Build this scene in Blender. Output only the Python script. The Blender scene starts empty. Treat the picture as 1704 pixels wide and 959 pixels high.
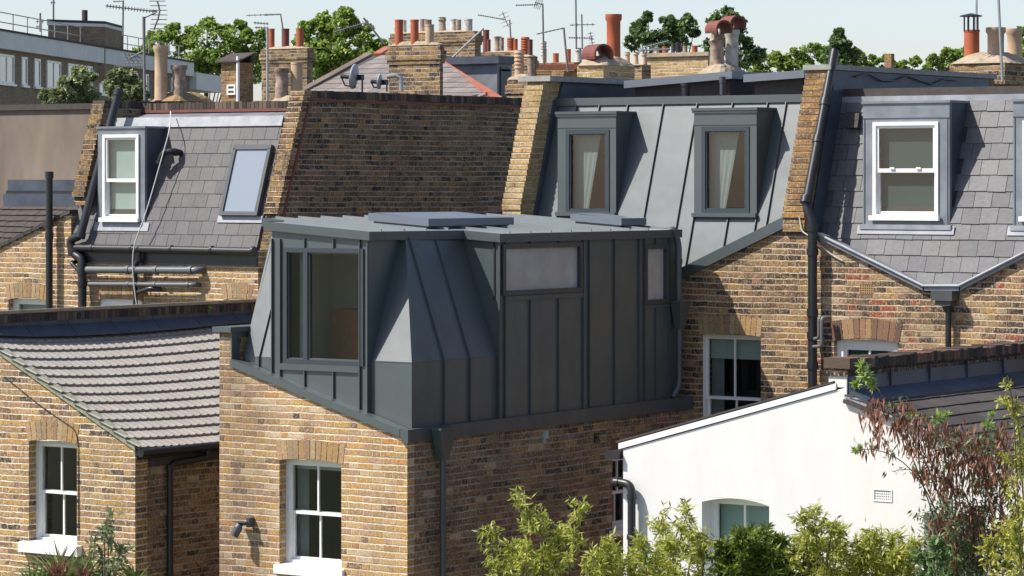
import bpy, bmesh, math, random
import numpy as np
from mathutils import Vector
random.seed(7); rng = np.random.default_rng(11)
R = math.radians
scene = bpy.context.scene
col = scene.collection
# ------------------------------------------------------------------ camera, sky, sun, exposure
F = 5400.0; PXW = 1704.0; HZ = 300.0; CX = 852.0
TH = R(35.0)
RT = Vector((math.cos(TH), math.sin(TH), 0)); FW = Vector((-math.sin(TH), math.cos(TH), 0)); UP = Vector((0, 0, 1))
CAM = -(RT * -1.168 + FW * 36.2) + Vector((0, 0, 9.0))
cd = bpy.data.cameras.new('camera'); cam = bpy.data.objects.new('camera', cd); col.objects.link(cam)
cam.location = CAM; cam.rotation_euler = (R(90), 0, TH)
cd.sensor_width = 36; cd.lens = 36 * F / PXW; cd.shift_y = -(479.5 - HZ) / PXW; cd.clip_end = 6000; cd.clip_start = 0.5
scene.camera = cam
SUN = Vector((-.30, -.325, .54)).normalized()
w = bpy.data.worlds.new('World'); scene.world = w; w.use_nodes = True
nt = w.node_tree; bg = nt.nodes['Background']
sky = nt.nodes.new('ShaderNodeTexSky'); sky.sky_type = 'NISHITA'; sky.sun_disc = False
sky.sun_elevation = math.asin(SUN.z); sky.sun_rotation = math.atan2(SUN.x, SUN.y)
sky.air_density = 0.80; sky.dust_density = 0.88; sky.ozone_density = 0.9; sky.altitude = 0
mul = nt.nodes.new('ShaderNodeMix'); mul.data_type = 'RGBA'; mul.blend_type = 'MULTIPLY'; mul.inputs[0].default_value = 1; mul.inputs[7].default_value = (1.045, .965, .985, 1)
nt.links.new(sky.outputs[0], mul.inputs[6]); nt.links.new(mul.outputs[2], bg.inputs[0]); bg.inputs[1].default_value = 0.13
sd = bpy.data.lights.new('sun', 'SUN'); so = bpy.data.objects.new('sun', sd); col.objects.link(so)
sd.energy = 5.0; sd.angle = R(0.55); sd.color = (1, .95, .87)
so.rotation_euler = SUN.to_track_quat('Z', 'Y').to_euler(); so.location = (0, -20, 40)
scene.view_settings.view_transform = 'Standard'; scene.view_settings.look = 'None'
scene.view_settings.gamma = 1; scene.view_settings.use_curve_mapping = False
scene.view_settings.exposure = 0.45
scene.render.engine = 'CYCLES'
scene.cycles.max_bounces = 7; scene.cycles.transparent_max_bounces = 12

# ------------------------------------------------------------------ measuring helpers (calibrated camera)
def ray(px, py): return RT * ((px - CX) / F) + FW + UP * ((HZ - py) / F)
def onv(px, py, v):
    d = ray(px, py); return CAM + d * ((v - CAM.y) / d.y)
def onu(px, py, u):
    d = ray(px, py); return CAM + d * ((u - CAM.x) / d.x)
def ond(px, py, Z): return CAM + ray(px, py) * Z
def onpl(px, py, p0, n):
    d = ray(px, py); return CAM + d * ((p0 - CAM).dot(n) / d.dot(n))
# ------------------------------------------------------------------ mesh builder
class MB:
    def __init__(s): s.v = []; s.f = []
    def poly(s, pts):
        i = len(s.v); s.v += [Vector(p) for p in pts]; s.f.append(tuple(range(i, i + len(pts)))); return s
    def prism(s, pts, vec):
        n = len(pts); i = len(s.v); vec = Vector(vec)
        s.v += [Vector(p) for p in pts] + [Vector(p) + vec for p in pts]
        s.f.append(tuple(range(i, i + n))); s.f.append(tuple(range(i + 2 * n - 1, i + n - 1, -1)))
        for k in range(n): s.f.append((i + k, i + n + k, i + n + (k + 1) % n, i + (k + 1) % n))
        return s
    def obox(s, o, a, b, c):
        o, a, b, c = Vector(o), Vector(a), Vector(b), Vector(c)
        return s.prism([o, o + a, o + a + b, o + b], c)
    def box(s, x0, x1, y0, y1, z0, z1):
        return s.obox((x0, y0, z0), (x1 - x0, 0, 0), (0, y1 - y0, 0), (0, 0, z1 - z0))
    def bar(s, p, q, wd, h, up=(0, 0, 1)):
        p, q = Vector(p), Vector(q); d = (q - p).normalized(); up = Vector(up)
        a = d.cross(up).normalized(); b = a.cross(d).normalized()
        return s.obox(p - a * wd / 2 - b * h / 2, a * wd, b * h, q - p)
    def tube(s, pts, r, n=8, r2=None):
        pts = [Vector(p) for p in pts]; rings = []; m = len(pts)
        prev = None
        for k, p in enumerate(pts):
            d = (pts[min(k + 1, m - 1)] - pts[max(k - 1, 0)])
            if d.length < 1e-9: d = Vector((0, 0, 1))
            d.normalize()
            ref = prev if prev is not None else (Vector((0, 0, 1)) if abs(d.z) < .9 else Vector((1, 0, 0)))
            a = (ref - d * ref.dot(d)).normalized(); prev = a; b = d.cross(a)
            rr = r if r2 is None else r + (r2 - r) * k / (m - 1)
            i = len(s.v); rings.append(i)
            for j in range(n):
                t = 2 * math.pi * j / n; s.v.append(p + a * (rr * math.cos(t)) + b * (rr * math.sin(t)))
        for k in range(m - 1):
            for j in range(n):
                s.f.append((rings[k] + j, rings[k] + (j + 1) % n, rings[k + 1] + (j + 1) % n, rings[k + 1] + j))
        s.f.append(tuple(rings[0] + j for j in range(n - 1, -1, -1))); s.f.append(tuple(rings[-1] + j for j in range(n)))
        return s
    def lathe(s, c, prof, n=16, axis=(0, 0, 1)):
        c = Vector(c); ax = Vector(axis).normalized()
        a = ax.orthogonal().normalized(); b = ax.cross(a); rings = []
        for r, z in prof:
            i = len(s.v); rings.append(i)
            for j in range(n):
                t = 2 * math.pi * j / n; s.v.append(c + ax * z + a * (r * math.cos(t)) + b * (r * math.sin(t)))
        for k in range(len(prof) - 1):
            for j in range(n):
                s.f.append((rings[k] + j, rings[k] + (j + 1) % n, rings[k + 1] + (j + 1) % n, rings[k + 1] + j))
        s.f.append(tuple(rings[0] + j for j in range(n - 1, -1, -1))); s.f.append(tuple(rings[-1] + j for j in range(n)))
        return s
def rootloc(p):
    while p.parent: p = p.parent
    return p.location
def link(name, me, mat, parent=None, smooth=False, label=None):
    o = bpy.data.objects.new(name, me); col.objects.link(o)
    if mat: me.materials.append(mat)
    if parent is not None:
        o.parent = parent
    if smooth:
        me.polygons.foreach_set('use_smooth', [True] * len(me.polygons)); me.set_sharp_from_angle(angle=R(40))
    if label: o['label'] = label
    return o
def mk(mb, name, mat, parent=None, smooth=False, loc=None, recalc=True, label=None):
    off = rootloc(parent) if parent is not None else Vector(loc or (0, 0, 0))
    me = bpy.data.meshes.new(name); me.from_pydata([v - off for v in mb.v], [], mb.f)
    if recalc:
        bm = bmesh.new(); bm.from_mesh(me); bmesh.ops.recalc_face_normals(bm, faces=bm.faces); bm.to_mesh(me); bm.free()
    me.update()
    o = link(name, me, mat, parent, smooth, label)
    if parent is None: o.location = off
    return o
def tag(o, label, cat, group=None, kind=None):
    if label: o['label'] = label
    if cat: o['category'] = cat
    if group: o['group'] = group
    if kind: o['kind'] = kind
    return o
def thing(name, label, cat, loc, group=None):
    o = bpy.data.objects.new(name, None); col.objects.link(o); o.location = loc; o.empty_display_size = .2
    return tag(o, label, cat, group)
def solo(mb, name, mat, label, cat, loc, group=None, smooth=False, recalc=True):
    return tag(mk(mb, name, mat, None, smooth, loc, recalc), label, cat, group)
# basis of a vertical plane: a = along, d = into the building
class Bz:
    def __init__(s, O, A, IN): s.O = Vector(O); s.A = Vector(A); s.IN = Vector(IN)
    def p(s, a, z, d=0): return s.O + s.A * a + Vector((0, 0, z)) + s.IN * d
    def box(s, mb, a0, a1, z0, z1, d0, d1):
        return mb.obox(s.p(a0, z0, d0), s.A * (a1 - a0), s.IN * (d1 - d0), Vector((0, 0, z1 - z0)))
    def ring(s, mb, a0, a1, z0, z1, wd, d0, d1, wb=None, wt=None):
        wb = wb or wd; wt = wt or wd
        s.box(mb, a0, a0 + wd, z0, z1, d0, d1); s.box(mb, a1 - wd, a1, z0, z1, d0, d1)
        s.box(mb, a0 + wd, a1 - wd, z0, z0 + wb, d0, d1); s.box(mb, a0 + wd, a1 - wd, z1 - wt, z1, d0, d1)
def FV(v): return Bz((0, v, 0), (1, 0, 0), (0, 1, 0))
def FU(u): return Bz((u, 0, 0), (0, 1, 0), (-1, 0, 0))
def wallmb(B, poly, holes, th):
    bm = bmesh.new(); vs = [bm.verts.new(B.p(a, z, 0)) for a, z in poly]; bm.faces.new(vs)
    for (a0, a1, z0, z1) in holes:
        for co, no in ((B.p(a0, 0), B.A), (B.p(a1, 0), B.A), (B.p(0, z0), UP), (B.p(0, z1), UP)):
            bmesh.ops.bisect_plane(bm, geom=bm.verts[:] + bm.edges[:] + bm.faces[:], plane_co=co, plane_no=no, dist=1e-5)
    kill = []
    for f in bm.faces:
        c = f.calc_center_median() - B.O; a = c.dot(B.A); z = c.z
        if any(a0 < a < a1 and z0 < z < z1 for a0, a1, z0, z1 in holes): kill.append(f)
    bmesh.ops.delete(bm, geom=kill, context='FACES')
    bm.verts.index_update(); m = MB(); n = len(bm.verts)
    m.v = [v.co.copy() for v in bm.verts] + [v.co + B.IN * th for v in bm.verts]
    for f in bm.faces:
        t = [v.index for v in f.verts]; m.f.append(tuple(t)); m.f.append(tuple(k + n for k in reversed(t)))
    for e in bm.edges:
        if len(e.link_faces) == 1:
            p, q = e.verts[0].index, e.verts[1].index; m.f.append((p, q, q + n, p + n))
    bm.free(); return m
# tilted frames for roof slopes
class Fr:
    def __init__(s, O, a, b): s.O = Vector(O); s.a = Vector(a).normalized(); s.b = Vector(b).normalized(); s.n = s.a.cross(s.b).normalized()
    def p(s, x, y, h=0): return s.O + s.a * x + s.b * y + s.n * h
    def xy(s, P): d = P - s.O; return d.dot(s.a), d.dot(s.b)
    def px(s, px, py): return s.xy(onpl(px, py, s.O, s.n))
def clip(poly, hp):
    for (nx, ny, c) in hp:      # keep nx*x+ny*y >= c
        out = []
        for i in range(len(poly)):
            p, q = poly[i], poly[(i + 1) % len(poly)]
            dp = nx * p[0] + ny * p[1] - c; dq = nx * q[0] + ny * q[1] - c
            if dp >= 0: out.append(p)
            if (dp >= 0) != (dq >= 0):
                t = dp / (dp - dq); out.append((p[0] + (q[0] - p[0]) * t, p[1] + (q[1] - p[1]) * t))
        poly = out
        if len(poly) < 3: return []
    return poly
def above(p, q):   # half-plane above the line p->q (p left of q)
    nx, ny = -(q[1] - p[1]), q[0] - p[0]; return (nx, ny, nx * p[0] + ny * p[1])
def slates(fr, x0, x1, y0, y1, wd, g, hp=(), lift=.013, jit=.003, cut=(), wr=0):
    m = MB(); r = 0; y = y0
    while y < y1 - .02:
        x = x0 - (wd / 2 if r % 2 else 0) - random.random() * .01
        while x < x1:
            ww = wd * (1 + (random.uniform(-wr, wr) if wr else 0))
            xa, xb = x + .003, x + ww - .003; jy = random.uniform(-jit, jit)
            P = [(xa, y + jy), (xb, y + jy + random.uniform(-jit, jit)), (xb, y + g + .012), (xa, y + g + .012)]
            P = clip(P, [(1, 0, x0), (-1, 0, -x1), (0, -1, -y1)] + list(hp)); x += ww
            if not P: continue
            cx = sum(p[0] for p in P) / len(P); cy = sum(p[1] for p in P) / len(P)
            if any(c0 < cx < c1 and d0 < cy < d1 for c0, c1, d0, d1 in cut): continue
            dl = random.uniform(0, .003)
            def hh(p): return lift + dl - (p[1] - y) / g * lift * .75
            n = len(P); i = len(m.v)
            m.v += [fr.p(p[0], p[1], hh(p)) for p in P] + [fr.p(p[0], p[1], hh(p) - .012) for p in P]
            m.f.append(tuple(range(i, i + n)))
            for k in range(n): m.f.append((i + (k + 1) % n, i + k, i + n + k, i + n + (k + 1) % n))
        y += g; r += 1
    return m
# ------------------------------------------------------------------ materials
def newmat(name):
    m = bpy.data.materials.new(name); m.use_nodes = True; nt = m.node_tree
    return m, nt, nt.nodes['Principled BSDF']
def put(nt, sock, val):
    if isinstance(val, bpy.types.NodeSocket): nt.links.new(val, sock)
    else: sock.default_value = val
def M(nt, op, a, b=None, c=None):
    n = nt.nodes.new('ShaderNodeMath'); n.operation = op; put(nt, n.inputs[0], a)
    if b is not None: put(nt, n.inputs[1], b)
    if c is not None: put(nt, n.inputs[2], c)
    return n.outputs[0]
def RGBA(c): return (c[0], c[1], c[2], 1)
def ramp(nt, fac, stops, mode='LINEAR'):
    n = nt.nodes.new('ShaderNodeValToRGB'); n.color_ramp.interpolation = mode; e = n.color_ramp.elements
    while len(e) > 1: e.remove(e[-1])
    e[0].position = stops[0][0]; e[0].color = RGBA(stops[0][1])
    for p, c in stops[1:]: k = e.new(p); k.color = RGBA(c)
    put(nt, n.inputs[0], fac); return n.outputs[0]
def noise(nt, scale, detail=3, rough=.55, vec=None, out=0, dist=0):
    n = nt.nodes.new('ShaderNodeTexNoise'); n.inputs['Scale'].default_value = scale; n.inputs['Detail'].default_value = detail
    n.inputs['Roughness'].default_value = rough; n.inputs['Distortion'].default_value = dist
    if vec is not None: nt.links.new(vec, n.inputs['Vector'])
    return n.outputs[out]
def mixc(nt, fac, a, b, blend='MIX'):
    n = nt.nodes.new('ShaderNodeMix'); n.data_type = 'RGBA'; n.blend_type = blend
    put(nt, n.inputs[0], fac); put(nt, n.inputs[6], RGBA(a) if isinstance(a, tuple) else a); put(nt, n.inputs[7], RGBA(b) if isinstance(b, tuple) else b)
    return n.outputs[2]
def mixf(nt, fac, a, b):
    n = nt.nodes.new('ShaderNodeMix'); put(nt, n.inputs[0], fac); put(nt, n.inputs[2], a); put(nt, n.inputs[3], b); return n.outputs[0]
def maprange(nt, v, a, b, c=0., d=1.):
    n = nt.nodes.new('ShaderNodeMapRange'); n.inputs[1].default_value = a; n.inputs[2].default_value = b
    n.inputs[3].default_value = c; n.inputs[4].default_value = d; put(nt, n.inputs[0], v); return n.outputs[0]
def bump(nt, bsdf, h, strength=.5, dist=.01):
    n = nt.nodes.new('ShaderNodeBump'); n.inputs['Strength'].default_value = strength; n.inputs['Distance'].default_value = dist
    nt.links.new(h, n.inputs['Height']); nt.links.new(n.outputs[0], bsdf.inputs['Normal'])
def geo(nt): return nt.nodes.new('ShaderNodeNewGeometry')
def scalevec(nt, v, s):
    n = nt.nodes.new('ShaderNodeMapping'); nt.links.new(v, n.inputs[0]); n.inputs['Scale'].default_value = s; return n.outputs[0]
# Flemish bond pattern as a node group -> Random per brick, Second random, Brick mask
def bond_group():
    g = bpy.data.node_groups.new('flemish_bond', 'ShaderNodeTree')
    for nme in ('Rand', 'Rand2', 'Mask'): g.interface.new_socket(nme, in_out='OUTPUT', socket_type='NodeSocketFloat')
    go = g.nodes.new('NodeGroupOutput'); ge = geo(g)
    sp = g.nodes.new('ShaderNodeSeparateXYZ'); g.links.new(ge.outputs['Position'], sp.inputs[0])
    sn = g.nodes.new('ShaderNodeSeparateXYZ'); g.links.new(ge.outputs['True Normal'], sn.inputs[0])
    sel = M(g, 'GREATER_THAN', M(g, 'ABSOLUTE', sn.outputs[0]), M(g, 'ABSOLUTE', sn.outputs[1]))
    h = mixf(g, sel, sp.outputs[0], sp.outputs[1])
    w1 = M(g, 'MULTIPLY', M(g, 'SUBTRACT', noise(g, .55, 1, .5, ge.outputs['Position']), .5), .055)
    w2 = M(g, 'MULTIPLY', M(g, 'SUBTRACT', noise(g, 7, 2, .6, ge.outputs['Position']), .5), .016)
    w3 = M(g, 'MULTIPLY', M(g, 'SUBTRACT', noise(g, 26, 2, .6, ge.outputs['Position']), .5), .020)
    z = M(g, 'ADD', M(g, 'ADD', sp.outputs[2], w1), M(g, 'ADD', w2, w3))
    h = M(g, 'ADD', h, w3)
    zz = M(g, 'DIVIDE', z, .0755); row = M(g, 'FLOOR', zz); fz = M(g, 'FRACT', zz)
    wr = g.nodes.new('ShaderNodeTexWhiteNoise'); wr.noise_dimensions = '1D'; g.links.new(row, wr.inputs['W'])
    off = M(g, 'ADD', M(g, 'MULTIPLY', M(g, 'FLOORED_MODULO', row, 2.), .16875), M(g, 'MULTIPLY', wr.outputs['Value'], .05))
    hh = M(g, 'DIVIDE', M(g, 'ADD', h, off), .3375); k = M(g, 'FLOOR', hh); p = M(g, 'MULTIPLY', M(g, 'FRACT', hh), .3375)
    isH = M(g, 'GREATER_THAN', p, .225)
    dS = M(g, 'MINIMUM', p, M(g, 'SUBTRACT', .225, p)); dH = M(g, 'MINIMUM', M(g, 'SUBTRACT', p, .225), M(g, 'SUBTRACT', .3375, p))
    dx = M(g, 'ADD', mixf(g, isH, dS, dH), .0012)
    dz = M(g, 'MULTIPLY', M(g, 'MINIMUM', fz, M(g, 'SUBTRACT', 1., fz)), .0755)
    mp = M(g, 'ADD', .18, M(g, 'MULTIPLY', maprange(g, dx, .0026, .0072), .82))
    g.links.new(M(g, 'MINIMUM', mp, maprange(g, dz, .0052, .0105)), go.inputs['Mask'])
    cv = g.nodes.new('ShaderNodeCombineXYZ'); g.links.new(M(g, 'ADD', M(g, 'MULTIPLY', k, 2.), isH), cv.inputs[0]); g.links.new(row, cv.inputs[1])
    put(g, cv.inputs[2], sel)
    wn = g.nodes.new('ShaderNodeTexWhiteNoise'); wn.noise_dimensions = '3D'; g.links.new(cv.outputs[0], wn.inputs['Vector'])
    g.links.new(wn.outputs['Value'], go.inputs['Rand'])
    s2 = g.nodes.new('ShaderNodeSeparateColor'); g.links.new(wn.outputs['Color'], s2.inputs[0]); g.links.new(s2.outputs[1], go.inputs['Rand2'])
    return g
BOND = bond_group()
def brick(name, stops, mortar, grime=.35, grime_col=(.05, .04, .035), gscale=.9, mvar=.25, val=1.0, side=None, streak=.35, mot=.85):
    m, nt, b = newmat(name); g = nt.nodes.new('ShaderNodeGroup'); g.node_tree = BOND; ge = geo(nt)
    c = ramp(nt, g.outputs['Rand'], [(p, tuple(x * val for x in q)) for p, q in stops], 'CONSTANT')
    c = mixc(nt, M(nt, 'MULTIPLY', g.outputs['Rand2'], .55), c, mixc(nt, 1., c, (.62, .55, .50), 'MULTIPLY'))
    n1 = noise(nt, 38, 4, .65, ge.outputs['Position'])
    n5 = noise(nt, 15, 3, .6, ge.outputs['Position'])
    c = mixc(nt, maprange(nt, n5, .40, .68, 0., .55), c, mixc(nt, 1., c, (1.18, 1.10, 1.0), 'MULTIPLY'))
    c = mixc(nt, maprange(nt, n5, .52, .34, 0., .5), c, tuple(x * val for x in TAN))
    c = mixc(nt, maprange(nt, n1, .36, .66, 0., mot), c, mixc(nt, 1., c, (.42, .39, .37), 'MULTIPLY'))
    c = mixc(nt, maprange(nt, noise(nt, 31, 3, .7, scalevec(nt, ge.outputs['Position'], (1.3, 1.3, .9))), .52, .70, 0., .6), c, tuple(min(1, x * 1.35 * (.4 + .6 * val)) for x in PAL))
    n4 = noise(nt, 60, 2, .5, ge.outputs['Position'])
    c = mixc(nt, maprange(nt, n4, .60, .78, 0., .55), c, tuple(min(1, x * 1.1) for x in mortar))
    n3 = noise(nt, 3.1, 4, .6, ge.outputs['Position'])
    mo = mixc(nt, maprange(nt, n3, .42, .66, 0., mvar * 3.2), mortar, tuple(x * .42 for x in mortar)); mo = mixc(nt, maprange(nt, n5, .45, .7, 0., .5), mo, tuple(x * .55 for x in mortar))
    c = mixc(nt, g.outputs['Mask'], mo, c)
    n2 = noise(nt, gscale, 5, .62, ge.outputs['Position'], dist=.6)
    c = mixc(nt, maprange(nt, n2, .50, .72, 0., grime), c, grime_col)
    n6 = noise(nt, 1.5, 4, .6, scalevec(nt, ge.outputs['Position'], (1, 1, .28)))
    c = mixc(nt, maprange(nt, n6, .52, .74, 0., streak), c, (.07, .058, .05))
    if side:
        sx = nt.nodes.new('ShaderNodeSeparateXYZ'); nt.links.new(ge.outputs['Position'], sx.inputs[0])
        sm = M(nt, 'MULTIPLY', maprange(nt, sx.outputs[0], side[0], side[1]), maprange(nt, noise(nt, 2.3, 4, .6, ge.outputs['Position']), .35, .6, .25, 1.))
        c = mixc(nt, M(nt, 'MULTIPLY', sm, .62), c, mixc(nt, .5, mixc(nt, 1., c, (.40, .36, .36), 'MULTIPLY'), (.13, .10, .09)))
    nt.links.new(c, b.inputs['Base Color']); b.inputs['Roughness'].default_value = .9; b.inputs['Specular IOR Level'].default_value = .2
    hgt = M(nt, 'ADD', M(nt, 'MULTIPLY', g.outputs['Mask'], .8), M(nt, 'ADD', M(nt, 'MULTIPLY', n1, .55), M(nt, 'MULTIPLY', g.outputs['Rand2'], .35)))
    bump(nt, b, hgt, .75, .009); return m
YEL = (.46, .285, .10); BUF = (.46, .32, .165); TAN = (.35, .225, .115); PNK = (.41, .25, .165); BRN = (.20, .125, .075)
DRK = (.075, .058, .048); PAL = (.52, .41, .27); ORG = (.46, .22, .075); RED = (.36, .10, .06); SOOT = (.035, .03, .028)
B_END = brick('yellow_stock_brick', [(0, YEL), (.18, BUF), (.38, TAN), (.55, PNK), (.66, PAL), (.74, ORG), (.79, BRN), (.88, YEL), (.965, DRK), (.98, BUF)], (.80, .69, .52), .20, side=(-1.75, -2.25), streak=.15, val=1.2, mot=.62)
B_SIDE = brick('grey_brown_side_brick', [(0, BRN), (.22, (.27, .20, .13)), (.40, TAN), (.48, (.30, .21, .16)), (.58, BRN), (.78, DRK), (.90, PAL), (.93, RED), (.95, YEL), (.97, BRN)], (.40, .375, .325), .35, val=1.08, streak=.4)  # browner, greyer bricks and darker mortar than the end walls
B_LEFT = brick('mellow_stock_brick', [(0, TAN), (.22, YEL), (.38, BUF), (.52, BRN), (.66, YEL), (.80, DRK), (.86, PNK), (.92, TAN)], (.80, .70, .54), .20, val=1.1, mot=.7)
B_MAIN = brick('sooty_rear_wall_brick', [(0, BRN), (.20, DRK), (.40, TAN), (.56, YEL), (.68, BRN), (.82, PNK), (.90, BUF)], (.62, .50, .345), .34, val=.84)
B_RED = brick('patched_red_and_stock_brick', [(0, BUF), (.14, DRK), (.36, BRN), (.50, RED), (.64, PAL), (.70, BRN), (.84, YEL), (.92, PNK)], (.62, .51, .35), .30)
B_FLANK = brick('party_wall_brick', [(0, BRN), (.25, TAN), (.40, (.30, .19, .09)), (.52, BRN), (.68, PNK), (.76, DRK), (.84, SOOT), (.92, YEL), (.95, BRN)], (.42, .385, .33), .25, val=.82)
B_NEW = brick('clean_yellow_brick', [(0, (.56, .40, .17)), (.3, (.60, .45, .23)), (.55, (.50, .34, .15)), (.75, (.62, .48, .28)), (.9, (.44, .29, .15))], (.62, .53, .38), .12)
B_ORG = brick('orange_brown_brick', [(0, (.42, .24, .09)), (.25, TAN), (.45, (.36, .19, .08)), (.65, BRN), (.85, YEL)], (.36, .28, .18), .35)
B_STACK = brick('chimney_stock_brick', [(0, YEL), (.2, TAN), (.4, BRN), (.55, DRK), (.7, BUF), (.9, DRK)], (.48, .41, .31), .65, gscale=1.6, val=.86, streak=.55)
B_SOOT = brick('soot_blackened_brick', [(0, SOOT), (.3, DRK), (.6, (.05, .042, .036)), (.85, (.10, .07, .05))], (.06, .052, .045), .4)
B_FLAT = brick('pale_brown_brick', [(0, (.30, .22, .16)), (.3, (.26, .19, .14)), (.6, (.34, .25, .18)), (.85, (.22, .16, .12))], (.36, .31, .25), .1)
B_DIM = brick('dark_rear_brick', [(0, BRN), (.3, TAN), (.6, DRK), (.8, YEL)], (.34, .29, .22), .4, val=.8)
def island(name, stops, rough=.6, nsc=20, bstr=.25, grime=.35, mode='LINEAR', spec=.4, stain=None):
    m, nt, b = newmat(name); ge = geo(nt)
    c = ramp(nt, ge.outputs['Random Per Island'], stops, mode)
    n = noise(nt, nsc, 4, .6, ge.outputs['Position'])
    c = mixc(nt, maprange(nt, n, .35, .75, 0., grime), c, mixc(nt, 1., c, (.5, .5, .5), 'MULTIPLY'))
    if stain:
        n2 = noise(nt, 2.6, 5, .65, ge.outputs['Position'], dist=.8); c = mixc(nt, maprange(nt, n2, .52, .75, 0., .6), c, stain)
    nt.links.new(c, b.inputs['Base Color']); b.inputs['Roughness'].default_value = rough; b.inputs['Specular IOR Level'].default_value = spec
    bump(nt, b, n, bstr, .006); return m
M_ARCH = island('arch_bricks', [(0, YEL), (.3, TAN), (.5, BUF), (.7, PNK), (.85, BRN), (1, (.48, .36, .2))], .9, 30, .9, grime=.75)
M_ARCHR = island('brown_arch_bricks', [(0, BRN), (.3, (.24, .13, .08)), (.5, DRK), (.7, (.30, .15, .09)), (1, TAN)], .9, 40, .8)
M_EDGE = island('brick_on_edge_coping', [(0, SOOT), (.4, DRK), (.8, (.12, .09, .065)), (1, (.17, .13, .09))], .95, 30, .9)
M_EDGE2 = island('reddish_brick_coping', [(0, SOOT), (.4, DRK), (.7, (.12, .085, .06)), (.93, (.20, .10, .07)), (1, (.20, .14, .10))], .95, 30, .9)  # mostly soot-dark bricks with some redder ones
M_SLATE = island('grey_purple_slate', [(0, (.085, .083, .088)), (.35, (.105, .10, .104)), (.7, (.122, .117, .119)), (1, (.094, .088, .09))], .58, 14, .35, .35, stain=(.15, .125, .10))
M_SLATE2 = island('weathered_blue_slate', [(0, (.085, .087, .093)), (.3, (.115, .116, .122)), (.55, (.145, .145, .15)), (.8, (.10, .10, .106)), (1, (.16, .16, .163))], .55, 16, .5, .55, stain=(.10, .09, .08))
M_SLATE3 = island('dark_roof_slabs', [(0, (.045, .04, .038)), (.5, (.065, .057, .053)), (1, (.085, .076, .07))], .8, 22, .5, .5)
M_SLATEF = island('far_roof_tiles', [(0, (.17, .15, .14)), (.5, (.21, .185, .17)), (1, (.25, .22, .20))], .8, 10, .3, .4)
def plain(name, c, rough=.6, metal=0., n=(8, .2), var=.25, bs=.15, bd=.005, spec=.5, c2=None, aniso=None):
    m, nt, b = newmat(name); ge = geo(nt); v = ge.outputs['Position']
    if aniso: v = scalevec(nt, v, aniso)
    nz = noise(nt, n[0], 5, .6, v)
    cc = mixc(nt, maprange(nt, nz, .35, .7), c, c2 if c2 else tuple(x * (1 - var) for x in c))
    nt.links.new(cc, b.inputs['Base Color']); b.inputs['Roughness'].default_value = rough; b.inputs['Metallic'].default_value = metal
    b.inputs['Specular IOR Level'].default_value = spec
    if bs: bump(nt, b, nz, bs, bd)
    return m
def zinc(name, c, rough=.45, metal=.04):
    m, nt, b = newmat(name); ge = geo(nt); P = ge.outputs['Position']
    n1 = noise(nt, 1.7, 2, .5, P); n2 = noise(nt, 60, 3, .6, P); n3 = noise(nt, 5, 4, .6, scalevec(nt, P, (1, 1, .35)))
    cc = mixc(nt, maprange(nt, n3, .35, .7), c, tuple(x * .84 for x in c))
    nt.links.new(cc, b.inputs['Base Color']); b.inputs['Metallic'].default_value = metal
    nt.links.new(maprange(nt, n3, .3, .7, rough - .07, rough + .07), b.inputs['Roughness'])
    b.inputs['Specular IOR Level'].default_value = 1.0
    h = M(nt, 'ADD', n1, M(nt, 'MULTIPLY', n2, .02)); bump(nt, b, h, .35, .02); return m
M_ZINC = zinc('grey_green_zinc', (.062, .081, .082))
M_ZROOF = zinc('pale_zinc_roofing', (.19, .215, .215), .5)  # paler than the wall zinc, for the flat roof and its seams
M_ZTRIM = zinc('dark_zinc_trim', (.055, .07, .073), .5, .05)
M_ZDARK = zinc('near_black_zinc', (.03, .036, .04), .5, .05)  # darkest zinc, for side window frames and rooflight upstands
M_FRAME = plain('anthracite_window_frame', (.045, .058, .068), .4, .1, var=.1, bs=0)
M_LEAD = plain('weathered_lead', (.17, .19, .215), .5, .25, (3, 0), .3, .25, .01, c2=(.27, .29, .31))
M_LEADL = plain('pale_oxidised_lead', (.34, .35, .37), .55, .1, (5, 0), .3, .3, .01, c2=(.22, .24, .26))
M_LEADD = plain('dark_lead', (.075, .095, .125), .5, .2, (3, 0), .4, .2, .01)
M_WHITE = plain('white_gloss_paint', (.80, .80, .78), .35, 0, (14, 0), .06, .05)
M_RENDER = plain('white_masonry_paint', (.69, .69, .672), .85, 0, (3.2, 0), .06, .5, .006, aniso=(1, 1, .35))
M_CREAM = plain('off_white_masonry_paint', (.70, .685, .645), .85, 0, (3.2, 0), .07, .5, .006, aniso=(1, 1, .35))
M_BLACK = plain('black_plastic_pipe', (.022, .023, .026), .38, 0, (9, 0), .3, .05)
M_GREYP = plain('grey_plastic_pipe', (.13, .135, .14), .4, 0, (9, 0), .2, .05)  # lighter grey than the black pipes
M_STEEL = plain('galvanised_steel', (.42, .43, .43), .45, .6, (9, 0), .2, .05)
M_ALU = plain('dull_aerial_metal', (.22, .21, .20), .5, .3, (9, 0), .2, 0)
M_TERRA = plain('terracotta', (.42, .105, .04), .8, 0, (6, 0), .3, .3, c2=(.33, .10, .05))
M_TERRA2 = plain('dark_red_clay', (.20, .055, .038), .7, 0, (6, 0), .3, .3, c2=(.12, .05, .04))
M_BUFF = plain('buff_clay', (.56, .40, .26), .85, 0, (5, 0), .3, .3, c2=(.42, .30, .20))
M_BUFFG = plain('grimy_buff_clay', (.44, .33, .25), .9, 0, (9, 0), .3, .5, c2=(.13, .10, .085))
M_PALEP = plain('pale_stoneware', (.62, .58, .52), .85, 0, (9, 0), .3, .4, c2=(.30, .27, .24))
M_HAUNCH = plain('cement_flaunching', (.40, .33, .24), .95, 0, (7, 0), .3, .8, .02, c2=(.27, .21, .14))
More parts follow.
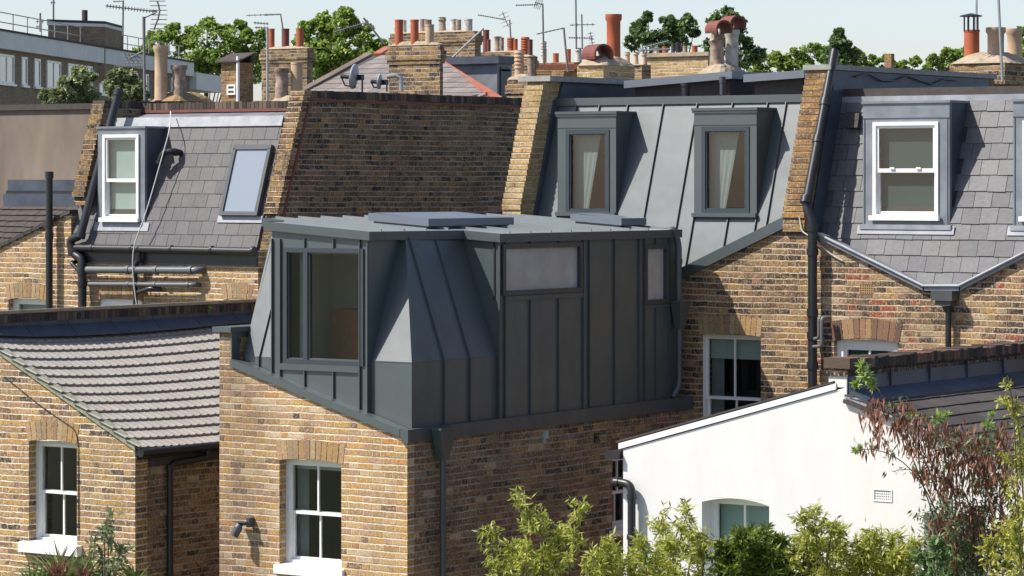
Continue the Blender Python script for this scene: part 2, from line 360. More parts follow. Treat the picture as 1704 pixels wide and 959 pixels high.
M_LICHEN = plain('lichened_cement', (.30, .20, .07), .95, 0, (9, 0), .3, .8, .02, c2=(.22, .17, .11))
M_STONE = plain('grey_coping_stone', (.34, .34, .32), .9, 0, (10, 0), .3, .5, .01)
M_CONC = plain('pale_concrete_fascia', (.72, .70, .67), .85, 0, (1.3, 0), .12, .1)
M_STUCCO = plain('stained_brown_render', (.25, .20, .155), .95, 0, (1.3, 0), .3, .4, .01, c2=(.14, .11, .09), aniso=(1, 1, .3))
M_TILE = plain('brown_concrete_tile', (.37, .343, .31), .95, 0, (3, 0), .2, .3, .004, spec=.1, c2=(.30, .275, .25))
M_TILED = plain('dark_old_tile', (.075, .06, .052), .9, 0, (14, 0), .4, .5, .008)
M_REDT = plain('red_ridge_tile', (.42, .13, .075), .8, 0, (7, 0), .3, .4)
M_FELT = plain('brown_felt', (.07, .06, .055), .9, 0, (12, 0), .3, .3)
M_VERGE = plain('mossy_mortar_verge', (.32, .33, .25), .95, 0, (22, 0), .4, .6, .01, c2=(.17, .19, .12))
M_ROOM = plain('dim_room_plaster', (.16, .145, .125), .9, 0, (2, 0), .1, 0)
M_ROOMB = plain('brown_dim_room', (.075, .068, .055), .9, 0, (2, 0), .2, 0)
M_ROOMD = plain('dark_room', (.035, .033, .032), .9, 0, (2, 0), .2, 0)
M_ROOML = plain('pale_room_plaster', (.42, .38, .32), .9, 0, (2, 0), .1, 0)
M_WOOD = plain('brown_wood', (.20, .085, .035), .6, 0, (12, 0), .3, .1)
M_CURT = plain('pale_curtain', (.22, .26, .25), .9, 0, (5, 0), .15, 0)
M_BLIND = plain('sage_roller_blind', (.36, .44, .41), .85, 0, (4, 0), .08, 0)
M_BLINDG = plain('grey_green_blind', (.05, .078, .073), .85, 0, (2, 0), .15, 0)
M_TEALB = plain('teal_blind', (.28, .42, .40), .85, 0, (4, 0), .06, 0)
M_SKYL = plain('blue_grey_skylight_cap', (.16, .185, .215), .45, .2, (2, 0), .1, .05)
M_PLASTIC = plain('dark_grey_plastic', (.07, .075, .08), .4, 0, (9, 0), .2, .05)
M_CABLE = plain('pale_cable', (.55, .54, .50), .6, 0, (9, 0), .1, 0)
M_BARK = plain('grey_brown_bark', (.13, .10, .075), .95, 0, (14, 0), .4, .7, .01)
M_AIRB = plain('clay_air_brick', (.45, .30, .15), .9, 0, (14, 0), .3, .3)
def glass(name, tint, refl=1.0, rough=0.02):
    m = bpy.data.materials.new(name); m.use_nodes = True; nt = m.node_tree; nt.nodes.clear()
    out = nt.nodes.new('ShaderNodeOutputMaterial'); mx = nt.nodes.new('ShaderNodeMixShader')
    tr = nt.nodes.new('ShaderNodeBsdfTransparent'); tr.inputs[0].default_value = RGBA(tint)
    gl = nt.nodes.new('ShaderNodeBsdfGlossy'); gl.inputs['Roughness'].default_value = rough
    fr = nt.nodes.new('ShaderNodeLayerWeight'); fr.inputs[0].default_value = .5
    f = M(nt, 'MULTIPLY', M(nt, 'ADD', .045, M(nt, 'MULTIPLY', M(nt, 'POWER', fr.outputs[1], 4.), .9)), refl); n = noise(nt, 1.3, 1, .5, geo(nt).outputs['Position'])
    bp = nt.nodes.new('ShaderNodeBump'); bp.inputs['Strength'].default_value = .12; bp.inputs['Distance'].default_value = .02
    nt.links.new(n, bp.inputs['Height']); nt.links.new(bp.outputs[0], gl.inputs['Normal'])
    nt.links.new(f, mx.inputs[0]); nt.links.new(tr.outputs[0], mx.inputs[1]); nt.links.new(gl.outputs[0], mx.inputs[2]); nt.links.new(mx.outputs[0], out.inputs[0])
    return m
M_GLASS = glass('window_glass', (.86, .90, .88), 1.5)
M_GLASSD = glass('tinted_glass', (.55, .62, .60), 1.6)
m, nt, b = newmat('frosted_glass'); M_FROST = m
_n = noise(nt, 3.5, 4, .6, geo(nt).outputs['Position']); nt.links.new(ramp(nt, _n, [(.3, (.36, .34, .325)), (.7, (.46, .45, .43))]), b.inputs['Base Color'])
b.inputs['Roughness'].default_value = .22; b.inputs['Specular IOR Level'].default_value = .6
m, nt, b = newmat('sky_reflecting_glass'); M_RWGL = m
b.inputs['Base Color'].default_value = (.22, .26, .30, 1); b.inputs['Roughness'].default_value = .12; b.inputs['Specular IOR Level'].default_value = 1.0
b.inputs['Coat Weight'].default_value = .6
def leafmat(name, stops, trans=.35, rough=.5):
    m = bpy.data.materials.new(name); m.use_nodes = True; nt = m.node_tree; b = nt.nodes['Principled BSDF']; out = nt.nodes['Material Output']
    c = ramp(nt, geo(nt).outputs['Random Per Island'], stops)
    nt.links.new(c, b.inputs['Base Color']); b.inputs['Roughness'].default_value = rough; b.inputs['Specular IOR Level'].default_value = .35
    t = nt.nodes.new('ShaderNodeBsdfTranslucent'); nt.links.new(c, t.inputs[0]); mx = nt.nodes.new('ShaderNodeMixShader'); mx.inputs[0].default_value = trans
    nt.links.new(b.outputs[0], mx.inputs[1]); nt.links.new(t.outputs[0], mx.inputs[2]); nt.links.new(mx.outputs[0], out.inputs[0]); return m
L_TREE = leafmat('broad_green_leaves', [(0, (.17, .27, .05)), (.5, (.27, .39, .08)), (1, (.40, .50, .14))], .45)
L_DARK = leafmat('dark_green_leaves', [(0, (.08, .14, .05)), (.5, (.14, .22, .075)), (1, (.22, .31, .12))], .4)
L_PALE = leafmat('silvery_green_leaves', [(0, (.15, .20, .08)), (.6, (.26, .31, .14)), (1, (.48, .50, .32))])
L_BAM = leafmat('yellow_green_bamboo_leaves', [(0, (.18, .23, .04)), (.4, (.38, .42, .07)), (.8, (.56, .57, .13)), (1, (.66, .62, .22))], .5)
L_BAMD = leafmat('deep_green_bamboo_leaves', [(0, (.06, .10, .016)), (.5, (.13, .19, .028)), (1, (.26, .31, .05))])
L_LIME = leafmat('lime_green_shoots', [(0, (.20, .32, .06)), (.5, (.30, .42, .09)), (1, (.40, .48, .14))])
L_BROWN = leafmat('russet_seed_pods', [(0, (.10, .038, .026)), (.5, (.20, .08, .05)), (1, (.33, .16, .10))], .15, .7)
L_SPIKE = leafmat('spiky_green_blades', [(0, (.09, .15, .035)), (.5, (.16, .22, .06)), (1, (.28, .32, .10))])
L_YEL = leafmat('golden_green_leaves', [(0, (.22, .27, .04)), (.5, (.36, .38, .06)), (1, (.55, .50, .11))])
L_GREY = leafmat('grey_green_leaves', [(0, (.09, .13, .05)), (.5, (.15, .20, .085)), (1, (.24, .28, .14))])

M_RAKE = island('stock_rake_bricks', [(0, YEL), (.25, TAN), (.45, BUF), (.6, BRN), (.75, PNK), (.9, RED), (1, PAL)], .95, 30, .9)  # stock brick colours picked at random per brick
# ------------------------------------------------------------------ the setting
g = MB(); g.poly([(-900, -400, 0), (900, -400, 0), (900, 1800, 0), (-900, 1800, 0)])
M_GROUND = plain('garden_ground', (.07, .10, .035), .95, 0, (.4, 0), .4, .3, .03, c2=(.13, .12, .08))
tag(mk(g, 'ground', M_GROUND), None, None, kind='structure')
# ------------------------------------------------------------------ shared builders
def h2(B, pxl, pxr, pyt, pyb, pl):
    """window hole from pixels on plane (pl = onv/onu + constant)"""
    f, c = pl; a = (lambda P: P.x) if f is onv else (lambda P: P.y)
    p, q = f(pxl, pyt, c), f(pxr, pyt, c); b = f((pxl + pxr) / 2, pyb, c); t = f((pxl + pxr) / 2, pyt, c)
    return (a(p), a(q), b.z, t.z)
def pane(B, root, a0, a1, z0, z1, d, mat=None, name='pane'):
    mb = MB(); mb.poly([B.p(a0, z0, d), B.p(a1, z0, d), B.p(a1, z1, d), B.p(a0, z1, d)]); return mk(mb, name, mat or M_GLASS, root, recalc=False)
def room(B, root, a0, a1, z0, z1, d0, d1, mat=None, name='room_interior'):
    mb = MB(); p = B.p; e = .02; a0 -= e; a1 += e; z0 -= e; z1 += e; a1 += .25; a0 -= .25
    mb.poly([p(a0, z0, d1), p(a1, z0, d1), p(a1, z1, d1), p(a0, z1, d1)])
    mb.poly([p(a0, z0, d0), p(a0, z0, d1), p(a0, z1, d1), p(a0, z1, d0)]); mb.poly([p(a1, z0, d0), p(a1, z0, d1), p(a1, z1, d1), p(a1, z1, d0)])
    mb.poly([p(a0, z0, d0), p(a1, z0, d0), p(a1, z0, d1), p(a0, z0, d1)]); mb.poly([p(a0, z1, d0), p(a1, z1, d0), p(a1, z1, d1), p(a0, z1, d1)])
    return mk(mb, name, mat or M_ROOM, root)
def sash(B, root, hole, s, bars=1, sill=.06, blind=None, curtain=None, split=.5, rm=None, outer=.045, sillw=.07, sillproj=.05, label=None, glassm=None, roomd=1.2):
    a0, a1, z0, z1 = hole
    mb = MB(); B.ring(mb, a0, a1, z0, z1, outer, s, s + .11)
    w_ = mk(mb, 'window', M_WHITE, root, label=label)
    ia0, ia1, iz0, iz1 = a0 + outer, a1 - outer, z0 + outer * .6, z1 - outer
    zm = iz0 + (iz1 - iz0) * split; r = .035
    for nm, b0, b1, dd in (('sash', zm - .02, iz1 + .004, s + .022), ('sash', iz0 - .004, zm + .02, s + .062)):
        mb = MB(); B.ring(mb, ia0 - .004, ia1 + .004, b0, b1, r, dd, dd + .036, wb=(.06 if dd > s + .03 else r))
        if bars:
            for k in range(bars):
                am = ia0 + (ia1 - ia0) * (k + 1) / (bars + 1); B.box(mb, am - .011, am + .011, b0 + r, b1 - r, dd + .004, dd + .03)
        sh = mk(mb, nm, M_WHITE, w_)
        pane(B, w_, ia0 + r - .008, ia1 - r + .008, b0 + r - .01, b1 - r + .01, dd + .016, glassm)
    if sill:
        mb = MB(); mb.prism([B.p(a0 - sillw, z0 - sill, -sillproj), B.p(a0 - sillw, z0, -sillproj), B.p(a0 - sillw, z0 + .02, s), B.p(a0 - sillw, z0 - sill, s)][::1], B.A * (a1 - a0 + 2 * sillw))
        mk(mb, 'sill', M_WHITE, w_)
    if blind:
        mb = MB(); B.box(mb, ia0, ia1, blind[1] if len(blind) > 1 else iz0, iz1, s + .13, s + .136); mk(mb, 'blind', blind[0], w_)
    if curtain:
        for (c0, c1) in curtain:
            mb = MB(); n = 14; pts = [B.p(ia0 + (ia1 - ia0) * (c0 + (c1 - c0) * k / n), z0, s + .16 + .022 * (k % 2)) for k in range(n + 1)]
            for k in range(n): mb.poly([pts[k], pts[k + 1], pts[k + 1] + UP * (z1 - z0), pts[k] + UP * (z1 - z0)])
            mk(mb, 'curtain', M_CURT, w_, recalc=False)
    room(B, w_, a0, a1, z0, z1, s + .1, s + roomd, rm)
    return w_
def arch(B, root, a0, a1, z, rise, h, dep=.115, mat=None, n=None, splay=.10, proud=.004, name='window_arch'):
    """flat segmental arch of bricks on end over the opening a0..a1 whose crown is at z"""
    mb = MB(); n = n or max(6, int(round((a1 - a0) / .078))); c = (a0 + a1) / 2; hw = (a1 - a0) / 2
    for k in range(n):
        t0, t1 = (k + .07) / n * 2 - 1, (k + .93) / n * 2 - 1
        def pt(t, top, d):
            a = c + t * (hw + (splay if top else 0)); zz = z - rise * t * t + (h if top else 0); return B.p(a, zz, d)
        j = random.uniform(-.002, .003)
        q = [pt(t0, 0, -proud - j), pt(t1, 0, -proud - j), pt(t1, 1, -proud - j), pt(t0, 1, -proud - j)]
        mb.prism(q, B.IN * (dep + proud + j))
    o = mk(mb, name, mat or M_ARCH, root)
    return o
def pot(parent, P, hgt, r, style, mat, name='chimney_pot'):
    mb = MB(); n = 18
    if style == 'roll': prof = [(r * 1.05, 0), (r, .05), (r * .97, hgt * .5), (r * .98, hgt - .10), (r * 1.18, hgt - .07), (r * 1.18, hgt), (r * .9, hgt), (r * .88, hgt - .15)]
    elif style == 'plain': prof = [(r, 0), (r, hgt - .03), (r * 1.06, hgt - .03), (r * 1.06, hgt), (r * .85, hgt), (r * .83, hgt - .15)]
    elif style == 'taper': prof = [(r * 1.15, 0), (r * 1.1, hgt * .12), (r * .98, hgt * .2), (r * .86, hgt * .72), (r * 1.08, hgt * .78), (r * 1.12, hgt * .84), (r * .9, hgt * .88), (r * .92, hgt * .95), (r * 1.05, hgt), (r * .8, hgt), (r * .78, hgt - .1)]
    elif style == 'barrel': prof = [(r, 0), (r * 1.02, hgt * .25), (r * .93, hgt * .35), (r * 1.0, hgt * .5), (r * .9, hgt * .62), (r * 1.0, hgt * .85), (r * 1.2, hgt * .9), (r * 1.2, hgt), (r * .85, hgt), (r * .83, hgt - .12)]
    elif style == 'ribbed':
        prof = [(r, 0)]; k = 5
        for i in range(k): prof += [(r, hgt * (.35 + .13 * i)), (r * 1.14, hgt * (.37 + .13 * i)), (r * 1.14, hgt * (.41 + .13 * i)), (r, hgt * (.43 + .13 * i))]
        prof += [(r, hgt), (r * .8, hgt), (r * .78, hgt - .1)]
    elif style == 'cowlpot': prof = [(r * 1.15, 0), (r * 1.05, hgt * .15), (r * .9, hgt * .72), (r * 1.15, hgt * .80), (r * 1.2, hgt * .84), (r * .9, hgt * .88), (r * .85, hgt), (r * .7, hgt), (r * .7, hgt - .1)]
    mb.lathe(P, prof, n); o = mk(mb, name, mat, parent, True)
    return o
def hood(parent, P, r, L, mat, ang=0.0, open_=.80):
    """half-round clay cowl lying on top of a pot, open towards the camera's left-front"""
    mb = MB(); ax = Vector((math.cos(ang), math.sin(ang), 0)); sd_ = Vector((-ax.y, ax.x, 0)); n = 14; th = .028
    out, inn = [], []
    for k in range(n + 1):
        t = math.pi * (-.12 + 1.24 * k / n); out.append(sd_ * (r * math.cos(t)) + UP * (r * math.sin(t))); inn.append(sd_ * ((r - th) * math.cos(t)) + UP * ((r - th) * math.sin(t)))
    for k in range(n): mb.prism([Vector(P) - ax * L / 2 + out[k], Vector(P) - ax * L / 2 + out[k + 1], Vector(P) - ax * L / 2 + inn[k + 1], Vector(P) - ax * L / 2 + inn[k]], ax * L)
    mk(mb, 'cowl', mat, parent, True)
def stackmesh(x0, x1, y0, y1, zb, zt, corbel=True, ov=.045):
    mb = MB(); mb.box(x0, x1, y0, y1, zb, zt)
    if corbel:
        h = .075
        mb.box(x0 - ov, x1 + ov, y0 - ov, y1 + ov, zt - 3.4 * h, zt - 1.4 * h)
        mb.box(x0 - ov * .5, x1 + ov * .5, y0 - ov * .5, y1 + ov * .5, zt - 4.4 * h, zt - 3.4 * h)
        mb.box(x0 - ov * .4, x1 + ov * .4, y0 - ov * .4, y1 + ov * .4, zt - 1.4 * h, zt + .004)
    return mb
def haunch(x0, x1, y0, y1, z, h=.14, k=.32, seg=7):
    mb = MB(); cx, cy = (x0 + x1) / 2, (y0 + y1) / 2; hx, hy = (x1 - x0) / 2, (y1 - y0) / 2; rings = []
    N = 28
    for i in range(seg + 1):
        t = i / seg; s = 1 - (1 - k) * t; hh = h * math.sin(t * math.pi / 2) ** .9
        ring = []
        for j in range(N):
            a = 2 * math.pi * j / N; ca, sa = math.cos(a), math.sin(a)
            m_ = 1 / max(abs(ca), abs(sa)); e = 1 + (m_ - 1) * (1 - t * .6)
            jj = 1 + random.uniform(-.02, .02)
            ring.append(len(mb.v)); mb.v.append(Vector((cx + hx * s * ca * e * jj, cy + hy * s * sa * e * jj, z + hh + (random.uniform(-.008, .008) if i else 0))))
        rings.append(ring)
    for i in range(seg):
        for j in range(N): mb.f.append((rings[i][j], rings[i][(j + 1) % N], rings[i + 1][(j + 1) % N], rings[i + 1][j]))
    mb.f.append(tuple(rings[-1])); mb.f.append(tuple(reversed(rings[0])))
    return mb
def chimney(parent, Z, L, C, Rr, yt, yb, mat, pots, corbel=True, hmat=None, hh=.12, name='chimney_stack', axis=None, hood_ang=-.9, extend=None, label=None):
    """stack with near corner at pixel column C; L..C is its front, C..Rr its right side. pots: (px, ytop, width_px, style, mat[, row])"""
    near = ond(C, yt, Z); s = F / Z
    lu = (C - L) / (math.cos(TH) * s); lv = (Rr - C) / (math.sin(TH) * s)
    x0, x1, y0, y1 = near.x - lu, near.x, near.y, near.y + lv
    zb = ond(C, yb, Z).z if extend is None else extend
    st = mk(stackmesh(x0, x1, y0, y1, zb, near.z, corbel), name, mat, parent, label=label)
    hm = haunch(x0 - .03, x1 + .03, y0 - .03, y1 + .03, near.z - .005, hh)
    mk(hm, 'flaunching', hmat or M_HAUNCH, st, False)
    for q in pots:
        px, py, wpx, sty, pm = q[:5]; row = q[5] if len(q) > 5 else .5
        along_v = lv > lu if axis is None else axis == 'v'
        if along_v:
            xx = x0 + lu * row; P = onu(px, yt, xx); P.y = min(max(P.y, y0 + .05), y1 - .05) if lv > .4 else (y0 + y1) / 2
        else:
            yy = y0 + lv * row; P = onv(px, yt, yy); P.x = min(max(P.x, x0 + .05), x1 - .05) if lu > .4 else (x0 + x1) / 2
        Zp = (P - CAM).dot(FW); r = wpx * Zp / F / 2; zt = CAM.z + (HZ - py) * Zp / F
        base = Vector((P.x, P.y, near.z + .01)); hgt = max(.12, zt - base.z)
        po = pot(st, base, hgt, r / 1.1, sty if sty != 'hood' else 'cowlpot', pm)
        if sty == 'hood': hood(po, base + UP * (hgt + r * .12), r * 1.15, r * 3.0, M_TERRA2, hood_ang)
    return st, (x0, x1, y0, y1, near.z)
def pipe(parent, pts, r, mat, name='pipe', collars=(), cl=.07, bend=.09, n=12, label=None):
    """tube through 3D points with rounded bends; collars = list of points"""
    P = [Vector(p) for p in pts]; out = [P[0]]
    for i in range(1, len(P) - 1):
        a, b, c = P[i - 1], P[i], P[i + 1]; d1 = (a - b); d2 = (c - b); e = min(bend, d1.length * .45, d2.length * .45)
        p, q = b + d1.normalized() * e, b + d2.normalized() * e
        for k in range(6): t = k / 5; out.append(p * (1 - t) ** 2 + b * 2 * t * (1 - t) + q * t * t)
    out.append(P[-1]); mb = MB(); mb.tube(out, r, n)
    for (a, d) in collars:
        a = Vector(a); d = Vector(d).normalized(); mb.tube([a - d * cl / 2, a + d * cl / 2], r * 1.22, n)
    return mk(mb, name, mat, parent, True, label=label)
def vcollars(x, y, zs): return [((x, y, z), (0, 0, 1)) for z in zs]
def party(name, root, u0, u1, v0, z0, k, zt, v1, mat, coping=None, cop_h=.11, cop_ov=.0, label=None, rake=None):
    """raked party wall between two roofs: front edge leans back k metres per metre from z0 to zt"""
    vt = v0 + k * (zt - z0)
    prof = [(v0, z0 - .10), (v0, z0), (vt, zt), (v1, zt), (v1, z0 - .10)]
    mb = MB(); mb.prism([(u0, v, z) for v, z in prof], (u1 - u0, 0, 0)); o = mk(mb, name, mat, root, label=label)
    if coping:
        mb = MB()
        # brick on edge along the rake and the top
        L = math.hypot(vt - v0, zt - z0); n = int(L / .075); d = Vector((0, vt - v0, zt - z0)).normalized(); nn = Vector((0, -d.z, d.y))
        for i in range(n):
            p = Vector((u0 - cop_ov, v0, z0)) + d * (L * i / n); j = random.uniform(-.006, .006)
            mb.obox(p + nn * .002 , Vector((u1 - u0 + 2 * cop_ov, 0, 0)), d * (L / n - .008), nn * (cop_h + j))
        if rake: mb = MB()
        n = int((v1 - vt) / .075)
        for i in range(n):
            j = random.uniform(-.006, .006)
            mb.box(u0 - cop_ov, u1 + cop_ov, vt + .075 * i - .03, vt + .075 * i + .037, zt + .002, zt + cop_h + j)
        mk(mb, 'coping', coping, root)
    if rake:
        mb = MB(); r = int(z0 / .0755) + 1
        while r * .0755 + .07 < zt + (cop_h if coping else 0):
            z = r * .0755; vv = v0 + k * (z - z0) + random.uniform(0, .006) - (cop_h * .45 if coping else .03) + random.uniform(-.004, .004)
            j = .003
            mb.box(u0 - j - random.uniform(0, .006), u1 + j, vv, vv + .16, z + .004, z + .0715); r += 1
        mk(mb, 'raked_brick_edge', rake, root)
    return vt
# ================================================================== house with the zinc mansard and rooftop extension
VM = 6.06
A = thing('terraced_house', 'brick house with grey-green zinc mansard, two zinc dormers and angular zinc rooftop extension', 'house', (0, 3, 0), 'terraced houses seen from the back')
VMF = FV(VM)
# rear wall, stepped V parapet
hA = h2(VMF, 1163, 1266, 557, 735, (onv, VM))
pl_ = onv(1138, 462, VM); pr_ = onv(1308, 377, VM)
zv = pl_.z; poly = [(-2.9, 0), (1.62, 0), (1.62, pr_.z + .02), (pr_.x, pr_.z), (pl_.x, pl_.z), (pl_.x - .35, zv), (-2.9, pr_.z - .35)]
mk(wallmb(VMF, poly, [hA], .3), 'rear_wall', B_MAIN, A)
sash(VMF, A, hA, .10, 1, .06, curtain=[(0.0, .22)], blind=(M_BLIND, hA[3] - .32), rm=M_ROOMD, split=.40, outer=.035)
arch(VMF, A, hA[0] + .0, hA[1] - .0, hA[3] + .01, .025, .23, mat=M_ARCH, splay=.03)
# zinc capping of the V parapet
mb = MB(); a_, b_ = onv(1136, 455, VM), onv(1307, 370, VM); d_ = (b_ - a_)
mb.prism([a_ + Vector((0, -.05, -.075)), b_ + Vector((0, -.05, -.075)), b_ + Vector((0, -.05, .07)), a_ + Vector((0, -.05, .07))], (0, .18, 0))
mk(mb, 'parapet_capping', M_ZINC, A)
# mansard slope
KS = .323; zf = 7.75; vf = VM + .05
slA = Fr((0, vf, zf), (1, 0, 0), (0, KS, 1))
topz = 10.06; Lr = (topz - zf) * math.hypot(1, KS)
uL, uR = -2.63, 1.34
def hp_line(fr, P, Q):
    p, q = fr.xy(P), fr.xy(Q); return above(p, q)
hpA = [hp_line(slA, onpl(1136, 458, slA.O, slA.n), onpl(1307, 373, slA.O, slA.n))]
# dormer footprints: u range and z range on the slope
def vs(z): return vf + KS * (z - zf)
dz0 = ond(980, 357, 41.6).z
dv = vs(dz0) - .02
mb = MB()
seams = [1000, 1047, 1106, 1162, 1221, 1279]  # where seams meet the top trim (y~165)
su = [slA.px(p, 168)[0] for p in seams]
d1 = [onv(928, 350, dv).x, onv(1025, 350, dv).x]; d2 = [onv(1155, 350, dv).x, onv(1259, 350, dv).x]
dtz = onv(978, 190, dv).z; dtz2 = onv(1205, 184, dv).z
ydt = (dtz + .02 - zf) * math.hypot(1, KS); ydb = (dz0 - zf) * math.hypot(1, KS)
ms = MB(); e_ = .02
for xa, xb, bands in ((uL, d1[0] + e_, [(0, Lr)]), (d1[0] + e_, d1[1] - e_, [(0, ydb + .02), (ydt - .05, Lr)]), (d1[1] - e_, d2[0] + e_, [(0, Lr)]), (d2[0] + e_, d2[1] - e_, [(0, ydb + .02), (ydt - .05, Lr)]), (d2[1] - e_, uR, [(0, Lr)])):
    for ya, yb in bands:
        q = clip([(xa, ya), (xb, ya), (xb, yb), (xa, yb)], hpA)
        if q: ms.prism([slA.p(x, y, 0) for x, y in q], slA.n * -.05)
mk(ms, 'mansard_slope', M_ZINC, A)
for x in su + [d1[0] - .012, d2[1] + .16]:
    segs = [(0, Lr)]
    if d1[0] < x < d1[1] or d2[0] < x < d2[1]: segs = [(ydt, Lr)]
    for y0, y1 in segs:
        nx, ny, c = hpA[0]; yy = max(y0, (c - nx * x) / ny)
        mb.obox(slA.p(x - .006, yy, 0), slA.a * .012, slA.n * .028, slA.b * (y1 - yy))
for x in (d1[0] + .45, (d2[0] + d2[1]) / 2 + .05, d2[0] - .003, d2[1] + .0):
    nx, ny, c = hpA[0]; yy = max(0, (c - nx * x) / ny)
    if yy < ydb: mb.obox(slA.p(x - .006, yy, 0), slA.a * .012, slA.n * .028, slA.b * (ydb - yy))
mk(mb, 'standing_seams', M_ZTRIM, A)
mb = MB(); vt_ = vs(topz); mb.box(uL, uR, vt_ - .05, vt_ + .12, topz - .07, topz + .03); mk(mb, 'top_trim', M_ZINC, A)
mb = MB(); mb.box(uL, uR, vt_ + .1, 12.5, topz - .15, topz - .02); mk(mb, 'flat_roof', M_FELT, A)
# dormers
def zdormer(u0, u1, z0, z1, win):
    B = FV(dv)
    mb = wallmb(B, [(u0, z0), (u1, z0), (u1, z1), (u0, z1)], [win], .06)
    o = mk(mb, 'dormer', M_ZINC, A)
    for ua in (u0, u1 - .03): mb = MB(); mb.box(ua, ua + .03, dv + .06, dv + .75, z0 + .0, z1); mk(mb, 'cheek', M_ZINC, o)
    mb = MB(); mb.box(u0 - .025, u1 + .025, dv - .03, dv + .8, z1, z1 + .035); mb.box(u0 - .02, u1 + .02, dv - .018, dv - .002, z1 - .03, z1 + .0)
    mb.box(u0 + .0, u1 - .0, dv - .008, dv - .001, win[3] + .022, win[3] + .03)
    mk(mb, 'dormer_roof', M_ZTRIM, o)
    mb = MB(); mb.box(u0 - .01, u1 + .01, dv - .05, dv + .0, z0 - .03, z0 + .02); mk(mb, 'sill_flashing', M_ZINC, o)
    mb = MB(); B.ring(mb, win[0], win[1], win[2], win[3], .055, -.012, .05); mk(mb, 'window_frame', M_FRAME, o)
    mb = MB(); B.ring(mb, win[0] + .05, win[1] - .05, win[2] + .05, win[3] - .05, .02, .0, .06); mk(mb, 'casement', M_FRAME, o)
    pane(B, o, win[0] + .06, win[1] - .06, win[2] + .06, win[3] - .06, .03, M_GLASS)
    room(B, o, win[0] + .26, win[1] - .26, win[2] + .02, win[3] - .02, .065, .62, M_ROOMB)
    mb = MB(); w_ = win[1] - win[0]; n = 9
    for k in range(n):
        t0, t1 = k / n, (k + 1) / n
        f = lambda t, top: B.p(win[0] + .05 + w_ * (.62 if top else .30) * t, win[3] if top else win[2], .13 + .006 * ((k if t == t0 else k + 1) % 2))
        mb.poly([f(t0, 0), f(t1, 0), f(t1, 1), f(t0, 1)])
    mk(mb, 'curtain', M_CURT, o, recalc=False)
    return o
zdormer(d1[0], d1[1], dz0, dtz, h2(FV(dv), 942, 1014, 216, 356, (onv, dv)))
zdormer(d2[0], d2[1], dz0, dtz2, h2(FV(dv), 1168, 1247, 211, 356, (onv, dv)))
# party wall of clean yellow brick on the left
zcA = ond(905, 131, 43.5).z
mb = MB(); z0_ = onv(858, 356, 6.0).z
vtp = party('yellow_party_wall', A, -2.93, -2.64, 6.0, z0_, .335, zcA - .05, 9.2, B_NEW, rake=B_NEW)
mb = MB(); mb.box(-3.02, -2.5, vtp - .10, 9.2, zcA - .05, zcA + .02); mk(mb, 'coping_stone', M_STONE, A)
mb = MB(); mb.prism([(-2.64, vs(z) + o_, z) for z, o_ in ((7.8, -.06), (topz, -.10), (topz, .02), (7.8, .02))], (.035, 0, 0))
mb.prism([(-2.60, 7.2, topz - .1), (-2.60, 9.2, topz - .1), (-2.60, 9.2, zcA - .05), (-2.60, 6.95, zcA - .05), (-2.60, 6.8, topz - .1)][::-1], (-.04, 0, 0))
mk(mb, 'side_flashing', M_LEADD, A)
# party wall shared with the slate-roofed neighbour on the right
zcB = ond(1360, 111, 41.0).z
z0b = onv(1325, 372, 6.0).z
vtb = party('brick_party_wall', A, 1.335, 1.64, 6.0, z0b, .33, zcB - .05, 11.2, B_ORG, rake=B_ORG)
mb = MB(); mb.box(1.29, 1.69, vtb - .06, 11.2, zcB - .05, zcB + .015); mk(mb, 'coping_stone', M_STONE, A)
# rooflights and pipes on the flat roof
def rooflight(pxl, pxr, yl, yr, v, dep, th=.10, up=.26):
    a, b = onv(pxl, yl, v), onv(pxr, yr, v); top = MB()
    top.prism([a, b, b + UP * th, a + UP * th], (0, dep, 0)); o = mk(top, 'rooflight', M_SKYL, A)
    m = MB(); m.prism([(a.x + .1, v + .12, topz - .05), (b.x - .1, v + .12, topz - .05), (b.x - .1, v + .12, b.z), (a.x + .1, v + .12, a.z)], (0, dep - .2, 0)); mk(m, 'upstand', M_FELT, o)
rooflight(1038, 1218, 147, 131, 7.9, 1.3); rooflight(1237, 1338, 137, 129.5, 7.6, 1.3)
P = ond(1141, 160, 43); pipe(A, [P, P + UP * .17], .055, M_BLACK, 'vent_pipe', [(P + UP * .15, UP)], .04)
P = ond(1202, 158, 43); pipe(A, [P, P + UP * .24], .035, M_PLASTIC, 'vent_pipe', [(P + UP * .2, UP)], .08)
# two chimney stacks on the left party wall
stA, bxA = chimney(A, 44.6, 961, 1004, 1059, 108, 150, B_NEW, [(1021, 24, 26, 'roll', M_TERRA, .5), (992, 98, 24, 'plain', M_TERRA2, .5)], corbel=False, hh=.14)
P = onu(994, 96, (bxA[0] + bxA[1]) / 2); hood(stA, P + UP * .03, .155, .36, M_TERRA2, -.45)
chimney(A, 47.5, 1162, 1201, 1251, 122, 150, B_NEW, [(1193, 58, 27, 'cowlpot', M_BUFFG, .35), (1218, 50, 24, 'roll', M_PALEP, .6)], corbel=False, hh=.15)
stA2 = [o for o in A.children if o.name.startswith('chimney_stack')][-1]
hood(stA2, ond(1196, 50, 47.7), .14, .34, M_TERRA2, -.5); hood(stA2, ond(1219, 42, 48.3), .14, .34, M_TERRA2, -.5)
